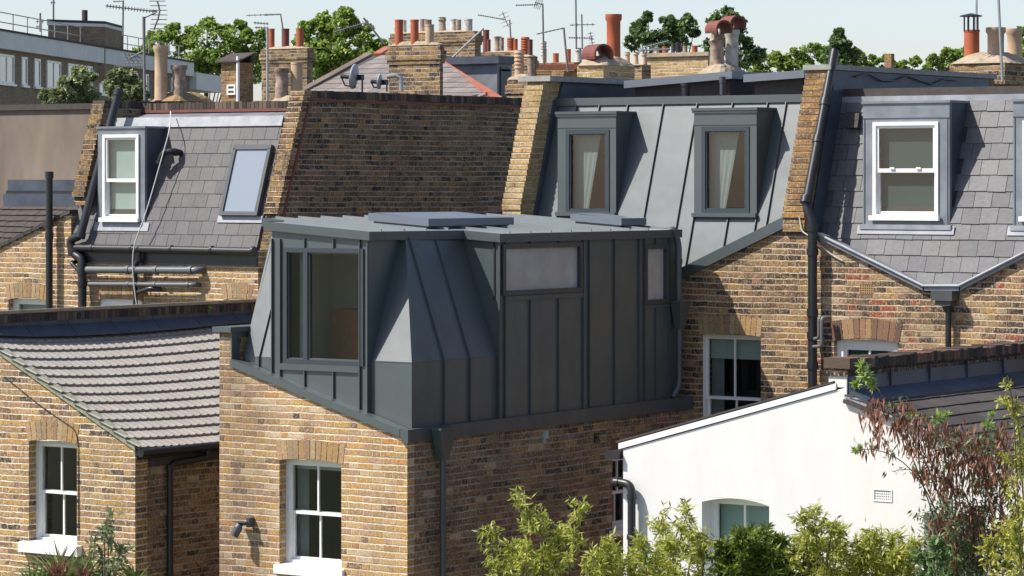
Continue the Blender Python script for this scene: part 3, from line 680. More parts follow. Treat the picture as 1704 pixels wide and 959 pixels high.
# ---------------------------------------------------------------- rear wing: brick
BE = FV(0.0); UW = -2.73
hE = h2(BE, 465, 568, 766, 944, (onv, 0.0))
zs_ = 6.93
e1 = onv(386, 603, 0.0); e2 = onv(668, 722, 0.0); st_ = onv(384, 553, 0.0)
poly = [(UW, 0), (0, 0), (0, e2.z), (e2.x, e2.z), (e1.x, e1.z), (e1.x, st_.z), (UW, st_.z)]
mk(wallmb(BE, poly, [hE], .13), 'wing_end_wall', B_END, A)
BS = FU(0.0); hS = h2(BS, 1019, 1062, 757, 880, (onu, 0.0)); hV = h2(BS, 988, 999, 721, 738, (onu, 0.0))
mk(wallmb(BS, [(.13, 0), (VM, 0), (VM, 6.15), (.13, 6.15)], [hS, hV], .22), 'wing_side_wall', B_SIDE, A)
arch(BS, A, hS[0] - .0, hS[1] + .0, hS[3] + .01, .02, .22, mat=M_ARCHR, splay=.04)
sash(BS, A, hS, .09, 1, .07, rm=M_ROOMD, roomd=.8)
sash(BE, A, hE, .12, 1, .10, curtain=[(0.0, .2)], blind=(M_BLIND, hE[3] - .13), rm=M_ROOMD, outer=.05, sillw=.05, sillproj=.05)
arch(BE, A, hE[0] - .03, hE[1] + .03, hE[3] + .012, .035, .22, splay=.03)
mb = MB(); mb.box(UW, UW + .22, .13, VM, 0, st_.z - .06); mk(mb, 'wing_party_wall', B_DIM, A)
# ---------------------------------------------------------------- zinc extension
zA, zE, zb = 6.955, 8.29, 6.0
def RZ(u): return 8.372 - .068 * u
def zpoly(pts, th=.04):
    p = [Vector(q) for q in pts]; n = (p[1] - p[0]).cross(p[2] - p[0]).normalized(); return p, n * th
ext = []
mb = MB()
def slab(pts, th=-.03):
    p, t = zpoly(pts); n = t.normalized(); c = sum(p, Vector()) / len(p); n = n if (Vector((-1.3, 3, 6.5)) - c).dot(n) > 0 else -n; mb.prism(p, n * abs(th))
ui = -.55; vi = .70; U0 = -.05; V0_ = .15; V1_ = 1.81; UB0, UB1 = -2.03, -.625
slab([(UB1, V0_, zA), (U0, V0_, zA), (ui, vi, zE + .06), (UB1, vi, zE + .06)])
slab([(U0, V0_, zA), (U0, V1_, zA), (ui, V1_, zE + .06), (ui, vi, zE + .06)])
mk(mb, 'folded_zinc_hip', M_ZINC, A)
mb = MB(); slab([(UB1, V0_, zb), (U0, V0_, zb), (U0, V0_, zA), (UB1, V0_, zA)]); slab([(U0 - .0005, V0_ + .031, zb), (U0 - .0005, V1_, zb), (U0 - .0005, V1_, zA), (U0 - .0005, V0_ + .031, zA)])
mk(mb, 'zinc_apron', M_ZINC, A)
mb = MB(); slab([(-2.47, V0_, zA), (UB0, V0_, zA), (UB0, vi, zE + .1), (-2.47, vi, zE + .1)]); slab([(-2.47, V0_, zb), (UB0, V0_, zb), (UB0, V0_, zA), (-2.47, V0_, zA)])
mb.box(-2.50, -2.46, .17, 5.9, 6.5, zA); mb.prism([(-2.48, .17, zA), (-2.48, 5.9, zA), (-2.48, 5.9, zE + .1), (-2.48, vi, zE + .1)], (-.03, 0, 0))
mk(mb, 'left_zinc_slope', M_ZINC, A)
# bay on the end
BB = FV(.11); wb = h2(BB, 473, 606, 413, 607, (onv, .11))
zt1, zt2 = RZ(UB0) - .08, RZ(UB1) - .08
bay = mk(wallmb(BB, [(UB0, zb), (UB1, zb), (UB1, zt2), (UB0, zt1)], [wb], .05), 'end_bay', M_ZINC, A)
mb = MB(); mb.prism([(UB1, .16, zb), (UB1, .72, zb), (UB1, .72, zt2), (UB1, .16, zt2)], (-.03, 0, 0)); mk(mb, 'bay_cheek', M_ZINC, bay); mb = MB(); mb.prism([(UB0, .16, zb), (UB0, .72, zb), (UB0, .72, zt1), (UB0, .16, zt1)], (.03, 0, 0)); mk(mb, 'bay_cheek', M_ZINC, bay)
mb = MB()
for a in (UB0 + .002, UB0 + .125, UB1 - .125, UB1 - .014): BB.box(mb, a, a + .012, zb, zt2 - .01, -.028, .0)
for px in (508, 556):
    a = onv(px, 400, .11).x; BB.box(mb, a - .006, a + .006, wb[3], zt2 - .005, -.026, .0)
    BB.box(mb, a - .006, a + .006, zb, wb[2] - .07, -.026, .0)
BB.box(mb, UB0 + .13, UB1 - .125, wb[2] - .075, wb[2] - .002, -.03, .0)
mk(mb, 'seams', M_ZTRIM, bay)
um = onv(509.5, 500, .11).x
mb = MB(); BB.ring(mb, wb[0], wb[1], wb[2], wb[3], .05, -.02, .045); BB.box(mb, um - .03, um + .03, wb[2] + .05, wb[3] - .05, -.018, .04); mk(mb, 'window_frame', M_FRAME, bay)
mb = MB(); BB.ring(mb, wb[0] + .045, um - .028, wb[2] + .045, wb[3] - .045, .018, .0, .05); BB.ring(mb, um + .028, wb[1] - .045, wb[2] + .045, wb[3] - .045, .022, .0, .05); mk(mb, 'casement', M_ZTRIM, bay)
pane(BB, bay, wb[0] + .055, um - .03, wb[2] + .055, wb[3] - .055, .025); pane(BB, bay, um + .03, wb[1] - .055, wb[2] + .055, wb[3] - .055, .025)
rm = room(BB, bay, UB0 + .30, UB1 - .30, wb[2] - .02, wb[3] + .02, .06, 1.1, M_ROOML)
mb = MB(); BB.box(mb, um - .20, wb[1] + .2, wb[2] - .02, wb[2] + .60, .70, 1.08); mk(mb, 'cupboard', M_WOOD, bay)
mb = MB(); BB.box(mb, wb[1] - .22, wb[1] + .02, wb[3] - .55, wb[3] - .02, 1.04, 1.08); mk(mb, 'inner_window', M_BLIND, bay)
mb = MB(); BB.box(mb, wb[0] + .10, wb[0] + .19, wb[2] - .02, wb[3], .16, .18); mk(mb, 'curtain', M_CURT, bay)
# bay on the side
US = -.02; BU = FU(US); VE = 5.66
w1 = h2(BU, 834, 967, 405, 489, (onu, US)); w2 = h2(BU, 1071, 1110, 407, 506, (onu, US))
zt3 = RZ(0) - .08
side = mk(wallmb(BU, [(V1_, zb), (VE, zb), (VE, zt3), (V1_, zt3)], [w1, w2], .05), 'side_bay', M_ZINC, A)
mb = MB(); mb.prism([(US - .051, V1_ + .001, zb + .1), (ui - .05, V1_ + .001, zb + .1), (ui - .05, V1_ + .001, RZ(ui) - .08), (US - .051, V1_ + .001, zt3)], (0, .03, 0)); mk(mb, 'bay_cheek', M_ZINC, side)
mb = MB(); V = lambda px, y=450: onu(px, y, US).y
for px in (829, 839, 969, 979, 1021, 1062, 1071, 1112): BU.box(mb, V(px) - .006, V(px) + .008, zb, zt3 - .005, -.026, 0)
for px in (881, 928):
    BU.box(mb, V(px) - .006, V(px) + .006, zb, w1[2] - .06, -.024, 0); BU.box(mb, V(px) - .006, V(px) + .006, w1[3], zt3 - .005, -.024, 0)
BU.box(mb, V(1090) - .006, V(1090) + .006, w2[3], zt3 - .005, -.024, 0); BU.box(mb, V(1090) - .006, V(1090) + .006, zb, w2[2] - .05, -.024, 0)
BU.box(mb, V(840), V(968), w1[2] - .065, w1[2] - .01, -.024, 0); BU.box(mb, V(1072), V(1112), w2[2] - .05, w2[2] - .01, -.024, 0)
mk(mb, 'seams', M_ZTRIM, side)
for k, ww in enumerate((w1, w2)):
    mb = MB(); BU.ring(mb, ww[0], ww[1], ww[2], ww[3], .055, -.03, .045); mk(mb, 'window_frame', M_ZDARK, side)
    pane(BU, side, ww[0] + .04, ww[1] - .04, ww[2] + .04, ww[3] - .04, .02, M_FROST, 'frosted_pane')
    mb = MB(); BU.box(mb, ww[0] - .05, ww[1] + .05, ww[2] - .05, ww[3] + .05, .06, .08); mk(mb, 'blind', M_ROOMD, side)
mb = MB(); mb.prism([(-2.5, VE, zb), (US, VE, zb), (US, VE, RZ(0) - .08), (-2.5, VE, RZ(-2.5) - .08)], (0, .06, 0)); mk(mb, 'rear_cheek', M_ZINC, A)
# seams on the hip
mb = MB()
for v in (.75, 1.25):
    p0 = Vector((U0, v, zA)); p1 = Vector((ui, v if v > vi else vi, zE + .05)); n = Vector((zE - zA, 0, .5)).normalized(); mb = MB()
    mb.obox(p0 - Vector((0, .006, 0)), Vector((0, .012, 0)), n * .026, p1 - p0); mb.box(U0, U0 + .026, v - .006, v + .006, zb, zA); mk(mb, 'standing_seam', M_ZTRIM, A)
mb = MB(); p0 = Vector((-2.25, V0_, zA)); mb.obox(p0, (.012, 0, 0), Vector((0, -(zE - zA), .55)).normalized() * .026, Vector((-2.25, vi, zE + .08)) - p0); mb.box(-2.256, -2.244, V0_ - .026, V0_, zb, zA)
mk(mb, 'standing_seam', M_ZTRIM, A); mb = MB(); mb.box(UB1 + .01, U0 + .004, V0_ - .004, V0_, zA - .005, zA + .005); mb.box(U0, U0 + .004, V0_, V1_, zA - .005, zA + .005)
mk(mb, 'hip_fold', M_ZTRIM, A)
# roof slab with fascia and seams
out = [(-2.12, .07), (-.58, .07), (-.50, 1.76), (.03, 1.76), (.03, 5.72), (-2.60, 5.72), (-2.60, .62), (-2.12, .62)]
mb = MB(); n = len(out); top = [Vector((u, v, RZ(u))) for u, v in out]
mb.prism([p - UP * .09 for p in top], (0, 0, .09)); roof = mk(mb, 'zinc_flat_roof', M_ZROOF, A)
mb = MB()
for i, (p, q) in enumerate(zip(top, top[1:] + top[:1])):
    d = (q - p); nn = Vector((d.y, -d.x, 0)).normalized()
    mb.obox(p - UP * .092 - nn * .005, d, nn * .014, Vector((0, 0, .10)))
mk(mb, 'fascia', M_ZTRIM, roof)
mb = MB(); v = .42
while v < 5.6:
    ur = -.60 if v < 1.8 else -.02
    if v > .65 or True:
        ul = -2.58 if v > .65 else -2.1
        a, b = Vector((ul, v, RZ(ul))), Vector((ur - .08, v, RZ(ur - .08))); mb.obox(a - Vector((0, .008, 0)), b - a, (0, .016, 0), (0, 0, .026))
    v += .43
mk(mb, 'roof_seams', M_ZROOF, roof)
for (c, y, pl, pr, v, dep, nm) in ((713, 376, 613, 0, 1.48, 1.74, 0), (1034, 376, 949, 0, 5.0, .58, 1)):
    un = onv(c, y, v).x; ul = onv(pl, y - 10, v).x; th = .088
    m = MB(); m.prism([(ul, v, RZ(ul) + .035), (un, v, RZ(un) + .035), (un, v, RZ(un) + .035 + th), (ul, v, RZ(ul) + .035 + th)], (0, dep, 0))
    o = mk(m, 'rooflight', M_SKYL, A)
    m = MB(); m.prism([(ul + .05, v + .04, RZ(ul) - .01), (un - .05, v + .04, RZ(un) - .01), (un - .05, v + .04, RZ(un) + .036), (ul + .05, v + .04, RZ(ul) + .036)], (0, dep - .08, 0)); mk(m, 'upstand', M_ZDARK, o)
    m = MB(); m.prism([(ul + .06, v + .06, RZ(ul) + .036 + th), (un - .06, v + .06, RZ(un) + .036 + th), (un - .06, v + .06, RZ(un) + .040 + th), (ul + .06, v + .06, RZ(ul) + .040 + th)], (0, dep - .12, 0)); mk(m, 'pane', M_SKYL, o)
# cappings
mb = MB()
a, b = Vector((e1.x, -.035, e1.z - .045)), Vector((e2.x, -.035, e2.z - .035)); mb.obox(a, b - a, (0, .17, 0), (0, 0, .085))
mb.box(e2.x, .032, -.030, .14, e2.z - .033, e2.z + .043)
mk(mb, 'end_capping', M_ZINC, A)
mb = MB(); mb.prism([(.038, -.038, e2.z - .10), (.038, 5.98, 6.10), (.038, 5.98, 6.27), (.038, -.038, e2.z + .050)], (-.09, 0, 0)); mk(mb, 'side_capping', M_ZTRIM, A)
mb = MB(); zc = st_.z; mb.box(UW - .06, e1.x + .03, -.06, .75, zc, zc + .06); mb.box(UW - .02, e1.x - .01, .13, .75, 6.4, zc); mb.box(e1.x - .012, e1.x + .006, -.01, .70, e1.z, zc); mk(mb, 'party_stub_capping', M_ZINC, A)
# hopper and downpipe at the corner
def hopper(parent, c, w0, w1, h, mat, name='rainwater_hopper', dd=.14):
    m = MB(); c = Vector(c)
    T = [c + Vector((x * dd, y * w0 / 2, 0)) for x, y in ((0, -1), (1, -1), (1, 1), (0, 1))]; Bm = [c + Vector((.02 + x * dd * .55, y * w1 / 2, -h)) for x, y in ((0, -1), (1, -1), (1, 1), (0, 1))]
    m.f = []; i0 = 0; m.v = T + Bm; m.f = [(0, 1, 2, 3), (7, 6, 5, 4)] + [(k, 4 + k, 4 + (k + 1) % 4, (k + 1) % 4) for k in range(4)]
    m.box(c.x - .0, c.x + dd + .01, c.y - w0 / 2 - .01, c.y + w0 / 2 + .01, c.z, c.z + .025)
    return mk(m, name, mat, parent)
P = onu(730, 716, .04); hopper(A, (.04, P.y, e2.z + .02), .30, .13, .34, M_ZTRIM)
pipe(A, [(.10, P.y, e2.z - .3), (.10, P.y, .1)], .038, M_ZTRIM, 'downpipe', vcollars(.10, P.y, [5.1, 3.6, 2.1, .8]), .05)
P = onu(1117, 378, US + .02); Q = onu(1128, 400, US + .07); q2 = Q.copy(); q2.z = onu(1128, 508, US + .07).z
pipe(A, [P + Vector((-.03, -.05, -.06)), P + Vector((.04, .0, -.02)), Vector((.06, Q.y, Q.z - .05)), Vector((.06, Q.y, q2.z))], .042, M_ZTRIM, 'downpipe', [(Vector((.06, Q.y, q2.z + .55)), UP)], .06, bend=.08)
hopper(A, (.02, Q.y, q2.z + .03), .24, .12, .32, M_ZTRIM)
pipe(A, [(.07, Q.y, q2.z - .25), (.07, Q.y, 6.42), (.03, Q.y - .1, 6.28)], .036, M_ZTRIM, 'downpipe', vcollars(.07, Q.y, [7.0]), .05)
# wall light
P = onv(408, 880, 0); m = MB(); m.box(P.x + .10, P.x + .14, -.10, 0, P.z + .03, P.z + .14); m.tube([P + Vector((.12, -.06, .08)), P + Vector((.0, -.12, .06))], .02, 8)
m.lathe(P + Vector((.03, -.13, .06)), [(.035, 0), (.05, .04), (.05, .15)], 14, axis=(-.35, -.35, -.9)); m.box(P.x - .06, P.x + .13, -.16, -.06, P.z + .085, P.z + .095)
mk(m, 'wall_light', M_PLASTIC, A)
m = MB(); q = onu(905, 724, .0); m.box(0, .05, q.y - .03, q.y + .03, q.z - .04, q.z + .05); m.box(0, .03, q.y - .02, q.y + .0, q.z - .10, q.z - .04); mk(m, 'junction_box', M_BLIND, A)
# ================================================================== slate house on the right, with its white wing
GRP = 'terraced houses seen from the back'
Bh = thing('terraced_house', 'house with weathered slate mansard, lead-clad sash dormers, patched brick rear wall and white wing', 'house', (4, 3, 0), GRP)
L1, L2, L3, L4 = onv(1358, 393, VM), onv(1540, 483, VM), onv(1600, 483, VM), onv(1760, 402, VM)
L5 = Vector((5.97, VM, L4.z + (5.97 - L4.x) * .42))
hB = h2(VMF, 1388, 1494, 566, 700, (onv, VM)); hAir = h2(VMF, 1431, 1453, 474, 490, (onv, VM))
poly = [(1.62, 0), (5.97, 0), (5.97, L5.z), (L4.x, L4.z), (L3.x, L3.z), (L2.x, L2.z), (L1.x, L1.z), (1.62, L1.z + .05)]
mk(wallmb(VMF, poly, [hB, hAir], .3), 'rear_wall', B_RED, Bh)
m = MB(); n = 6
for i in range(n + 1):
    a = hAir[0] + (hAir[1] - hAir[0]) * i / n; VMF.box(m, a - .006, a + .006, hAir[2], hAir[3], -.003, .05)
for i in range(5):
    z = hAir[2] + (hAir[3] - hAir[2]) * i / 4; VMF.box(m, hAir[0], hAir[1], z - .006, z + .006, .0, .048)
VMF.box(m, hAir[0], hAir[1], hAir[2], hAir[3], .05, .07); mk(m, 'air_brick', M_AIRB, Bh)
sash(VMF, Bh, (hB[0], hB[1], hB[2], hB[3]), .07, 1, .06, blind=(M_BLINDG,), outer=.10)
arch(VMF, Bh, hB[0] - .02, hB[1] + .02, hB[3] + .02, .05, .24, mat=M_ARCHR, splay=.05)
# lead gutter capping along the V
m = MB(); pts = [L1, L2, L3, L4, L5]
for p, q in zip(pts, pts[1:]):
    e = (q - p).normalized() * .01
    m.obox(p - e + Vector((0, -.055, -.005)), q - p + e * 2, (0, .07, 0), (0, 0, .055)); m.obox(p + Vector((0, .015, .02)), q - p, (0, .16, 0), (0, 0, .02))
mk(m, 'parapet_gutter', M_LEAD, Bh)
m = MB(); m.tube([p + Vector((0, -.065, .055)) for p in pts], .018, 8); mk(m, 'lead_roll', M_LEADL, Bh, True)
# slate slope
zfB = 7.62; slB = Fr((1.6, VM + .10, zfB), (1, 0, 0), (0, KS, 1))
topB = 10.03; LB = (topB - zfB) * math.hypot(1, KS)
def onslB(px, py): return onpl(px, py, slB.O, slB.n)
hpB = [hp_line(slB, onslB(1358, 388), onslB(1540, 478)), (0, 1, slB.xy(onslB(1570, 478))[1]), hp_line(slB, onslB(1600, 478), onslB(1760, 397))]
xr = 4.37
P2 = clip([(.03, 0), (xr, 0), (xr, LB), (.03, LB)], hpB)
m = MB(); m.prism([slB.p(x, y, -.012) for x, y in P2], slB.n * -.05); mk(m, 'slope_boarding', M_FELT, Bh)
dvB = VM + .10 + KS * (onslB(1500, 372).z - zfB) - .02
fB = FV(dvB); zB0 = onv(1505, 374, dvB).z; zB1 = onv(1505, 172, dvB).z; b0, b1 = onv(1436, 300, dvB).x, onv(1580, 300, dvB).x
c0, c1 = onv(1686, 300, dvB).x, onv(1686, 300, dvB).x + (b1 - b0)
def xy0(x, z): return x - 1.6, (z - zfB) * math.hypot(1, KS)
cut = [(xy0(b0, 0)[0] + .05, xy0(b1, 0)[0] - .05, xy0(0, zB0)[1] + .03, xy0(0, zB1)[1] - .1), (xy0(c0, 0)[0] + .05, 9, xy0(0, zB0)[1] + .03, xy0(0, zB1)[1] - .1)]
mk(slates(slB, .03, xr, slB.xy(onslB(1570, 478))[1] - .02, LB, .245, .206, hpB, lift=.016, jit=.005, cut=cut, wr=.05), 'slate_roof', M_SLATE2, Bh)
m = MB(); vtB = VM + .10 + KS * (topB - zfB); m.box(1.64, 5.97, vtB - .03, vtB + .05, topB - .055, topB + .02); mk(m, 'lead_flashing', M_LEADL, Bh)
m = MB(); m.box(1.64, 5.97, vtB + .02, vtB + .3, topB + .02, topB + .12); mk(m, 'felt_edge', M_FELT, Bh)
m = MB(); m.box(1.64, 5.97, vtB + .3, 12, topB - .1, topB + .05); mk(m, 'flat_roof', M_FELT, Bh)
m = MB(); m.prism([(1.645, vtb + .05, topB), (1.645, 11.0, topB), (1.645, 11.0, zcB - .06), (1.645, vtb + .05, zcB - .06)], (.025, 0, 0))
m.prism([(1.645, 6.02, 8.1), (1.645, 6.5, 8.1), (1.645, vtB + .3, topB + .1), (1.645, vtb + .02, topB + .1)], (.02, 0, 0)); mk(m, 'side_flashing', M_LEADD, Bh)
m = MB(); pts_ = [Vector((1.70, 7.2 + i * .35, topB + .28 + .05 * math.sin(i * 1.9))) for i in range(9)]; m.tube(pts_, .012, 6); mk(m, 'cable', M_BLACK, Bh, True)
def ldormer(u0, u1, z0, z1, win, full=True):
    o = mk(wallmb(fB, [(u0, z0), (u1, z0), (u1, z1), (u0, z1)], [win], .06), 'dormer', M_LEAD, Bh)
    for ua in (u0, u1 - .03): m = MB(); m.box(ua, ua + .03, dvB + .06, dvB + .75, z0, z1); mk(m, 'cheek', M_LEADD, o)
    m = MB(); m.box(u0 - .015, u1 + .015, dvB - .02, dvB + .78, z1, z1 + .03); mk(m, 'dormer_roof', M_LEAD, o)
    m = MB(); m.box(u0 - .02, u1 + .04, dvB - .05, dvB + .02, z0 - .06, z0 + .0)
    m.prism([slB.p(u0 - 1.6 - .06, (z0 - .125 - zfB) * 1.05, .02), slB.p(u1 - 1.6 + .08, (z0 - .125 - zfB) * 1.05, .02), slB.p(u1 - 1.6 + .08, (z0 - .02 - zfB) * 1.05, .024), slB.p(u0 - 1.6 - .06, (z0 - .02 - zfB) * 1.05, .024)], slB.n * .008)
    mk(m, 'apron_flashing', M_LEADL, o)
    m = MB(); m.box(u0 - .003, u1 + .003, dvB - .006, dvB - .001, win[3] + .04, win[3] + .05); m.box(u0 + .02, u0 + .03, dvB - .007, dvB, z0, win[3] + .04); m.box(u1 - .03, u1 - .02, dvB - .007, dvB, z0, win[3] + .04); mk(m, 'lead_joint', M_LEADD, o)
    return o
winB = h2(fB, 1453, 1562, 203, 363, (onv, dvB)); dB = ldormer(b0, b1, zB0, zB1, winB)
def psash(B, parent, hole, s, blind, split=.49, bars=0, hard=True):
    a0, a1, z0, z1 = hole
    m = MB(); B.ring(m, a0, a1, z0, z1, .045, s, s + .1); B.box(m, a0 - .03, a1 + .03, z0 - .03, z0 + .03, s - .05, s); mk(m, 'window_frame', M_WHITE, parent)
    zm = z0 + (z1 - z0) * split
    for b0_, b1_, dd in ((zm - .02, z1 - .04, s + .02), (z0 + .03, zm + .02, s + .055)):
        m = MB(); B.ring(m, a0 + .04, a1 - .04, b0_, b1_, .038, dd, dd + .034, wb=.05)
        mk(m, 'sash', M_WHITE, parent); pane(B, parent, a0 + .07, a1 - .07, b0_ + .03, b1_ - .03, dd + .015)
    m = MB(); B.box(m, a0 + .05, a1 - .05, z0 + .04, z1 - .04, s + .12, s + .125); mk(m, 'blind', blind, parent)
    if hard:
        m = MB()
        for t in (.3, .7): B.box(m, a0 + (a1 - a0) * t - .03, a0 + (a1 - a0) * t + .03, zm + .02, zm + .045, s + .0, s + .03)
        mk(m, 'sash_lift', M_WHITE, parent)
psash(fB, dB, winB, -.02, M_BLINDG)
winC = (c0 + .13, c1 - .13, winB[2], winB[3]); dC = ldormer(c0, c1, zB0, zB1, winC); psash(fB, dC, winC, -.02, M_BLINDG)
m = MB(); q = onslB(1425, 205); x, y = slB.xy(q); m.prism([slB.p(x - .085, y - .09, .015), slB.p(x + .075, y - .09, .015), slB.p(x + .075, y - .09, .09), slB.p(x - .085, y - .09, .09)], slB.b * .10)
m.prism([slB.p(x - .09, y + .01, .02), slB.p(x + .08, y + .01, .02), slB.p(x + .07, y + .10, .02), slB.p(x - .08, y + .10, .02)], slB.n * .075); mk(m, 'vent_tile', M_SLATE3, Bh)
# black soil stack up the party wall
def soil(parent, pts, r, cols_): return pipe(parent, pts, r, M_BLACK, 'soil_pipe', cols_, .09, bend=.12)
p0 = onv(1389, 84, 6.75); p1 = onv(1362, 255, 6.2); p2 = onv(1341, 342, 5.93); p3 = onv(1352, 372, 5.93); p4 = Vector((p3.x, 5.93, 5.2))
soil(Bh, [p0, p2, p3 + UP * .0, p4], .058, [(p0 * .66 + p2 * .34, p2 - p0), (p0 * .42 + p2 * .58, p2 - p0), (p2 + Vector((.0, .0, .07)), p2 - p0), (p3 - UP * .05, UP), (p3 - UP * .35, UP), (p3 - UP * 1.1, UP), (p3 - UP * 1.38, UP), (p3 - UP * 1.75, UP)])
zz = lambda y: onv(1355, y, 5.93).z
for ya, yb, o_ in ((528, 562, .06), (528, 575, .1)):
    m_ = [Vector((p3.x + .02, 5.90, zz(yb + 2))), Vector((p3.x + .06 + o_, 5.88, zz(yb + 1))), Vector((p3.x + .06 + o_, 5.88, zz(ya))), Vector((p3.x + .12 + o_, 5.98, zz(ya)))]
    pipe(Bh, m_, .022, M_GREYP, 'overflow_pipe', bend=.05)
hp_ = onv(1573, 492, VM - .1); m = MB(); m.box(hp_.x - .14, hp_.x + .14, VM - .2, VM - .0, hp_.z - .06, hp_.z + .06); m.box(hp_.x - .10, hp_.x + .10, VM - .17, VM - .0, hp_.z - .12, hp_.z - .06); mk(m, 'rainwater_hopper', M_PLASTIC, Bh)
pipe(Bh, [(hp_.x + .03, VM - .08, hp_.z - .1), (hp_.x + .03, VM - .08, 5.4)], .036, M_BLACK, 'downpipe', vcollars(hp_.x + .03, VM - .08, [6.9]), .05)
pipe(Bh, [onv(1330, 360, 5.99), onv(1334, 385, 5.97), onv(1345, 392, 5.97), onv(1385, 425, 6.03), onv(1402, 434, 6.04)], .009, M_CABLE, 'cable', n=6)
# chimney behind
chimney(Bh, 48.5, 1588, 1672, 1745, 104, 140, B_STACK, [(1617, 50, 28, 'plain', M_TERRA, .35), (1657, 46, 31, 'roll', M_BUFF, .3), (1688, 48, 27, 'roll', M_BUFF, .7)], corbel=False, hh=.18, axis='u')
stB = [o for o in Bh.children if o.name.startswith('chimney_stack')][-1]
m = MB(); P = ond(1616, 50, 48.8); m.lathe(P + UP * .08, [(.17, .12), (.17, .135), (.02, .17)], 16)
for k in range(8): t = k * math.pi / 4; m.tube([P + Vector((.11 * math.cos(t), .11 * math.sin(t), -.02)), P + Vector((.11 * math.cos(t), .11 * math.sin(t), .21))], .009, 5)
mk(m, 'bird_guard', M_BLACK, stB, True)
# ---- white wing, left half
VW = -.57; BW = FV(VW)
w0_ = onv(1037, 748, VW); w1_ = onv(1392, 648, VW)
hw = h2(BW, 1168, 1280, 830, 1000, (onv, VW))
xw1 = w1_.x + .10
mk(wallmb(BW, [(w0_.x, 0), (xw1, 0), (xw1, w1_.z + .02), (w0_.x, w0_.z)], [hw], .22), 'white_wing_end_wall', M_RENDER, Bh)
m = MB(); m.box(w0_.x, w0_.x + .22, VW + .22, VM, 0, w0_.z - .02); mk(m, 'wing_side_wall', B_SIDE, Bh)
d = w1_ - w0_
m = MB(); m.obox(w0_ + Vector((-.05, -.016, .0)), d + Vector((.05, 0, .0)), (0, .03, 0), (0, 0, .062)); mk(m, 'bargeboard', M_WHITE, Bh)
m = MB(); m.obox(w0_ + Vector((-.08, -.022, .064)), d + Vector((.06, 0, .0)), (0, VM - VW, 0), (0, 0, .02)); mk(m, 'wing_roof', M_SLATE3, Bh)
sash(BW, Bh, hw, .16, 1, .05, blind=(M_TEALB,), split=.3, outer=.05)
# rounded corners of the shallow arched head
m = MB(); c = (hw[0] + hw[1]) / 2; hwid = (hw[1] - hw[0]) / 2
for k in range(10):
    t0, t1 = -1 + k * .2, -1 + (k + 1) * .2
    m.prism([BW.p(c + t0 * hwid, hw[3] + .004, .001), BW.p(c + t1 * hwid, hw[3] + .004, .001), BW.p(c + t1 * hwid, hw[3] - .055 * t1 * t1, .001), BW.p(c + t0 * hwid, hw[3] - .055 * t0 * t0 - .0005, .001)], (0, .218, 0))
mk(m, 'arched_head', M_RENDER, Bh)
q = onv(1051, 806, VW - .09); r0 = onu(1022, 796, w0_.x - .06)
pipe(Bh, [(w0_.x - .10, VW + .35, q.z - .02), (w0_.x - .10, VW - .08, q.z + .02), (q.x, VW - .09, q.z), (q.x, VW - .09, .1)], .042, M_BLACK, 'downpipe', [((w0_.x - .02, VW - .085, q.z + .01), (1, 0, 0)), ((q.x, VW - .09, q.z - .13), UP), ((q.x, VW - .09, q.z - .55), UP)], .05, bend=.09)
m = MB(); m.box(q.x - .0, q.x + .10, VW - .10, VW, q.z - .56, q.z - .54); m.box(w0_.x - .17, w0_.x - .02, VW - .08, VM - 3, w0_.z - .10, w0_.z - .02); mk(m, 'gutter', M_BLACK, Bh)
# ================================================================== neighbour: off-white half of the same wing
Ch = thing('terraced_house', 'off-white rendered wing with dark slab roof, sooty brick party parapet and small white air vent', 'house', (7.5, 3, 0), GRP)
w2_ = onv(1409, 668, VW); w3_ = onv(1669, 768, VW); sl = (w3_.z - w2_.z) / (w3_.x - w2_.x)
xe = 8.9; w3_ = Vector((xe, VW, w2_.z + sl * (xe - w2_.x)))
xs0, xs1 = onv(1379, 640, VW).x, onv(1409, 640, VW).x; zst = onv(1395, 626, VW).z
hc = h2(BW, 1538, 1640, 856, 990, (onv, VW)); hv = h2(BW, 1455, 1483, 816, 833, (onv, VW))
mk(wallmb(BW, [(xw1, 0), (xe, 0), (xe, w3_.z), (w2_.x, w2_.z), (xs1, zst), (xs0, zst), (xs0, w1_.z + .021), (xw1, w1_.z + .021)], [hc, hv], .22), 'end_wall', M_CREAM, Ch)
m = MB(); n = 9
for i in range(n + 1): a = hv[0] + (hv[1] - hv[0]) * i / n; BW.box(m, a - .004, a + .004, hv[2], hv[3], .0, .03)
for i in range(5): z = hv[2] + (hv[3] - hv[2]) * i / 4; BW.box(m, hv[0], hv[1], z - .005, z + .005, .001, .028)
BW.ring(m, hv[0] - .012, hv[1] + .012, hv[2] - .012, hv[3] + .012, .013, -.008, .03); BW.box(m, hv[0], hv[1], hv[2], hv[3], .05, .06); mk(m, 'air_vent', M_WHITE, Ch)
sash(BW, Ch, hc, .16, 1, .05, blind=(M_BLINDG,), outer=.05)
m = MB(); m.obox(w2_ + Vector((0, -.03, -.02)), w3_ - w2_, (0, .25, 0), (0, 0, .06)); mk(m, 'verge', M_RENDER, Ch)
zp0 = onu(1413, 604, xs1).z
m = MB(); m.box(xs0 - .02, xs1 + .02, VW - .02, VM, zst + .002, zp0 - .06)
mk(m, 'party_parapet', B_SOOT, Ch)
m = MB(); v = VW - .03
while v < VM: m.box(xs0 - .04, xs1 + .05, v, v + .068 + random.uniform(0, .004), zp0 - .06 + random.uniform(0, .004), zp0 + .04 + random.uniform(-.012, .012)); v += .075
mk(m, 'brick_coping', M_EDGE2, Ch)
sb = math.atan(-sl); fC = Fr((xe, VW - .05, w3_.z + .055), (0, 1, 0), (-math.cos(sb), 0, math.sin(sb)))
Lc = (xe - xs1) / math.cos(sb)
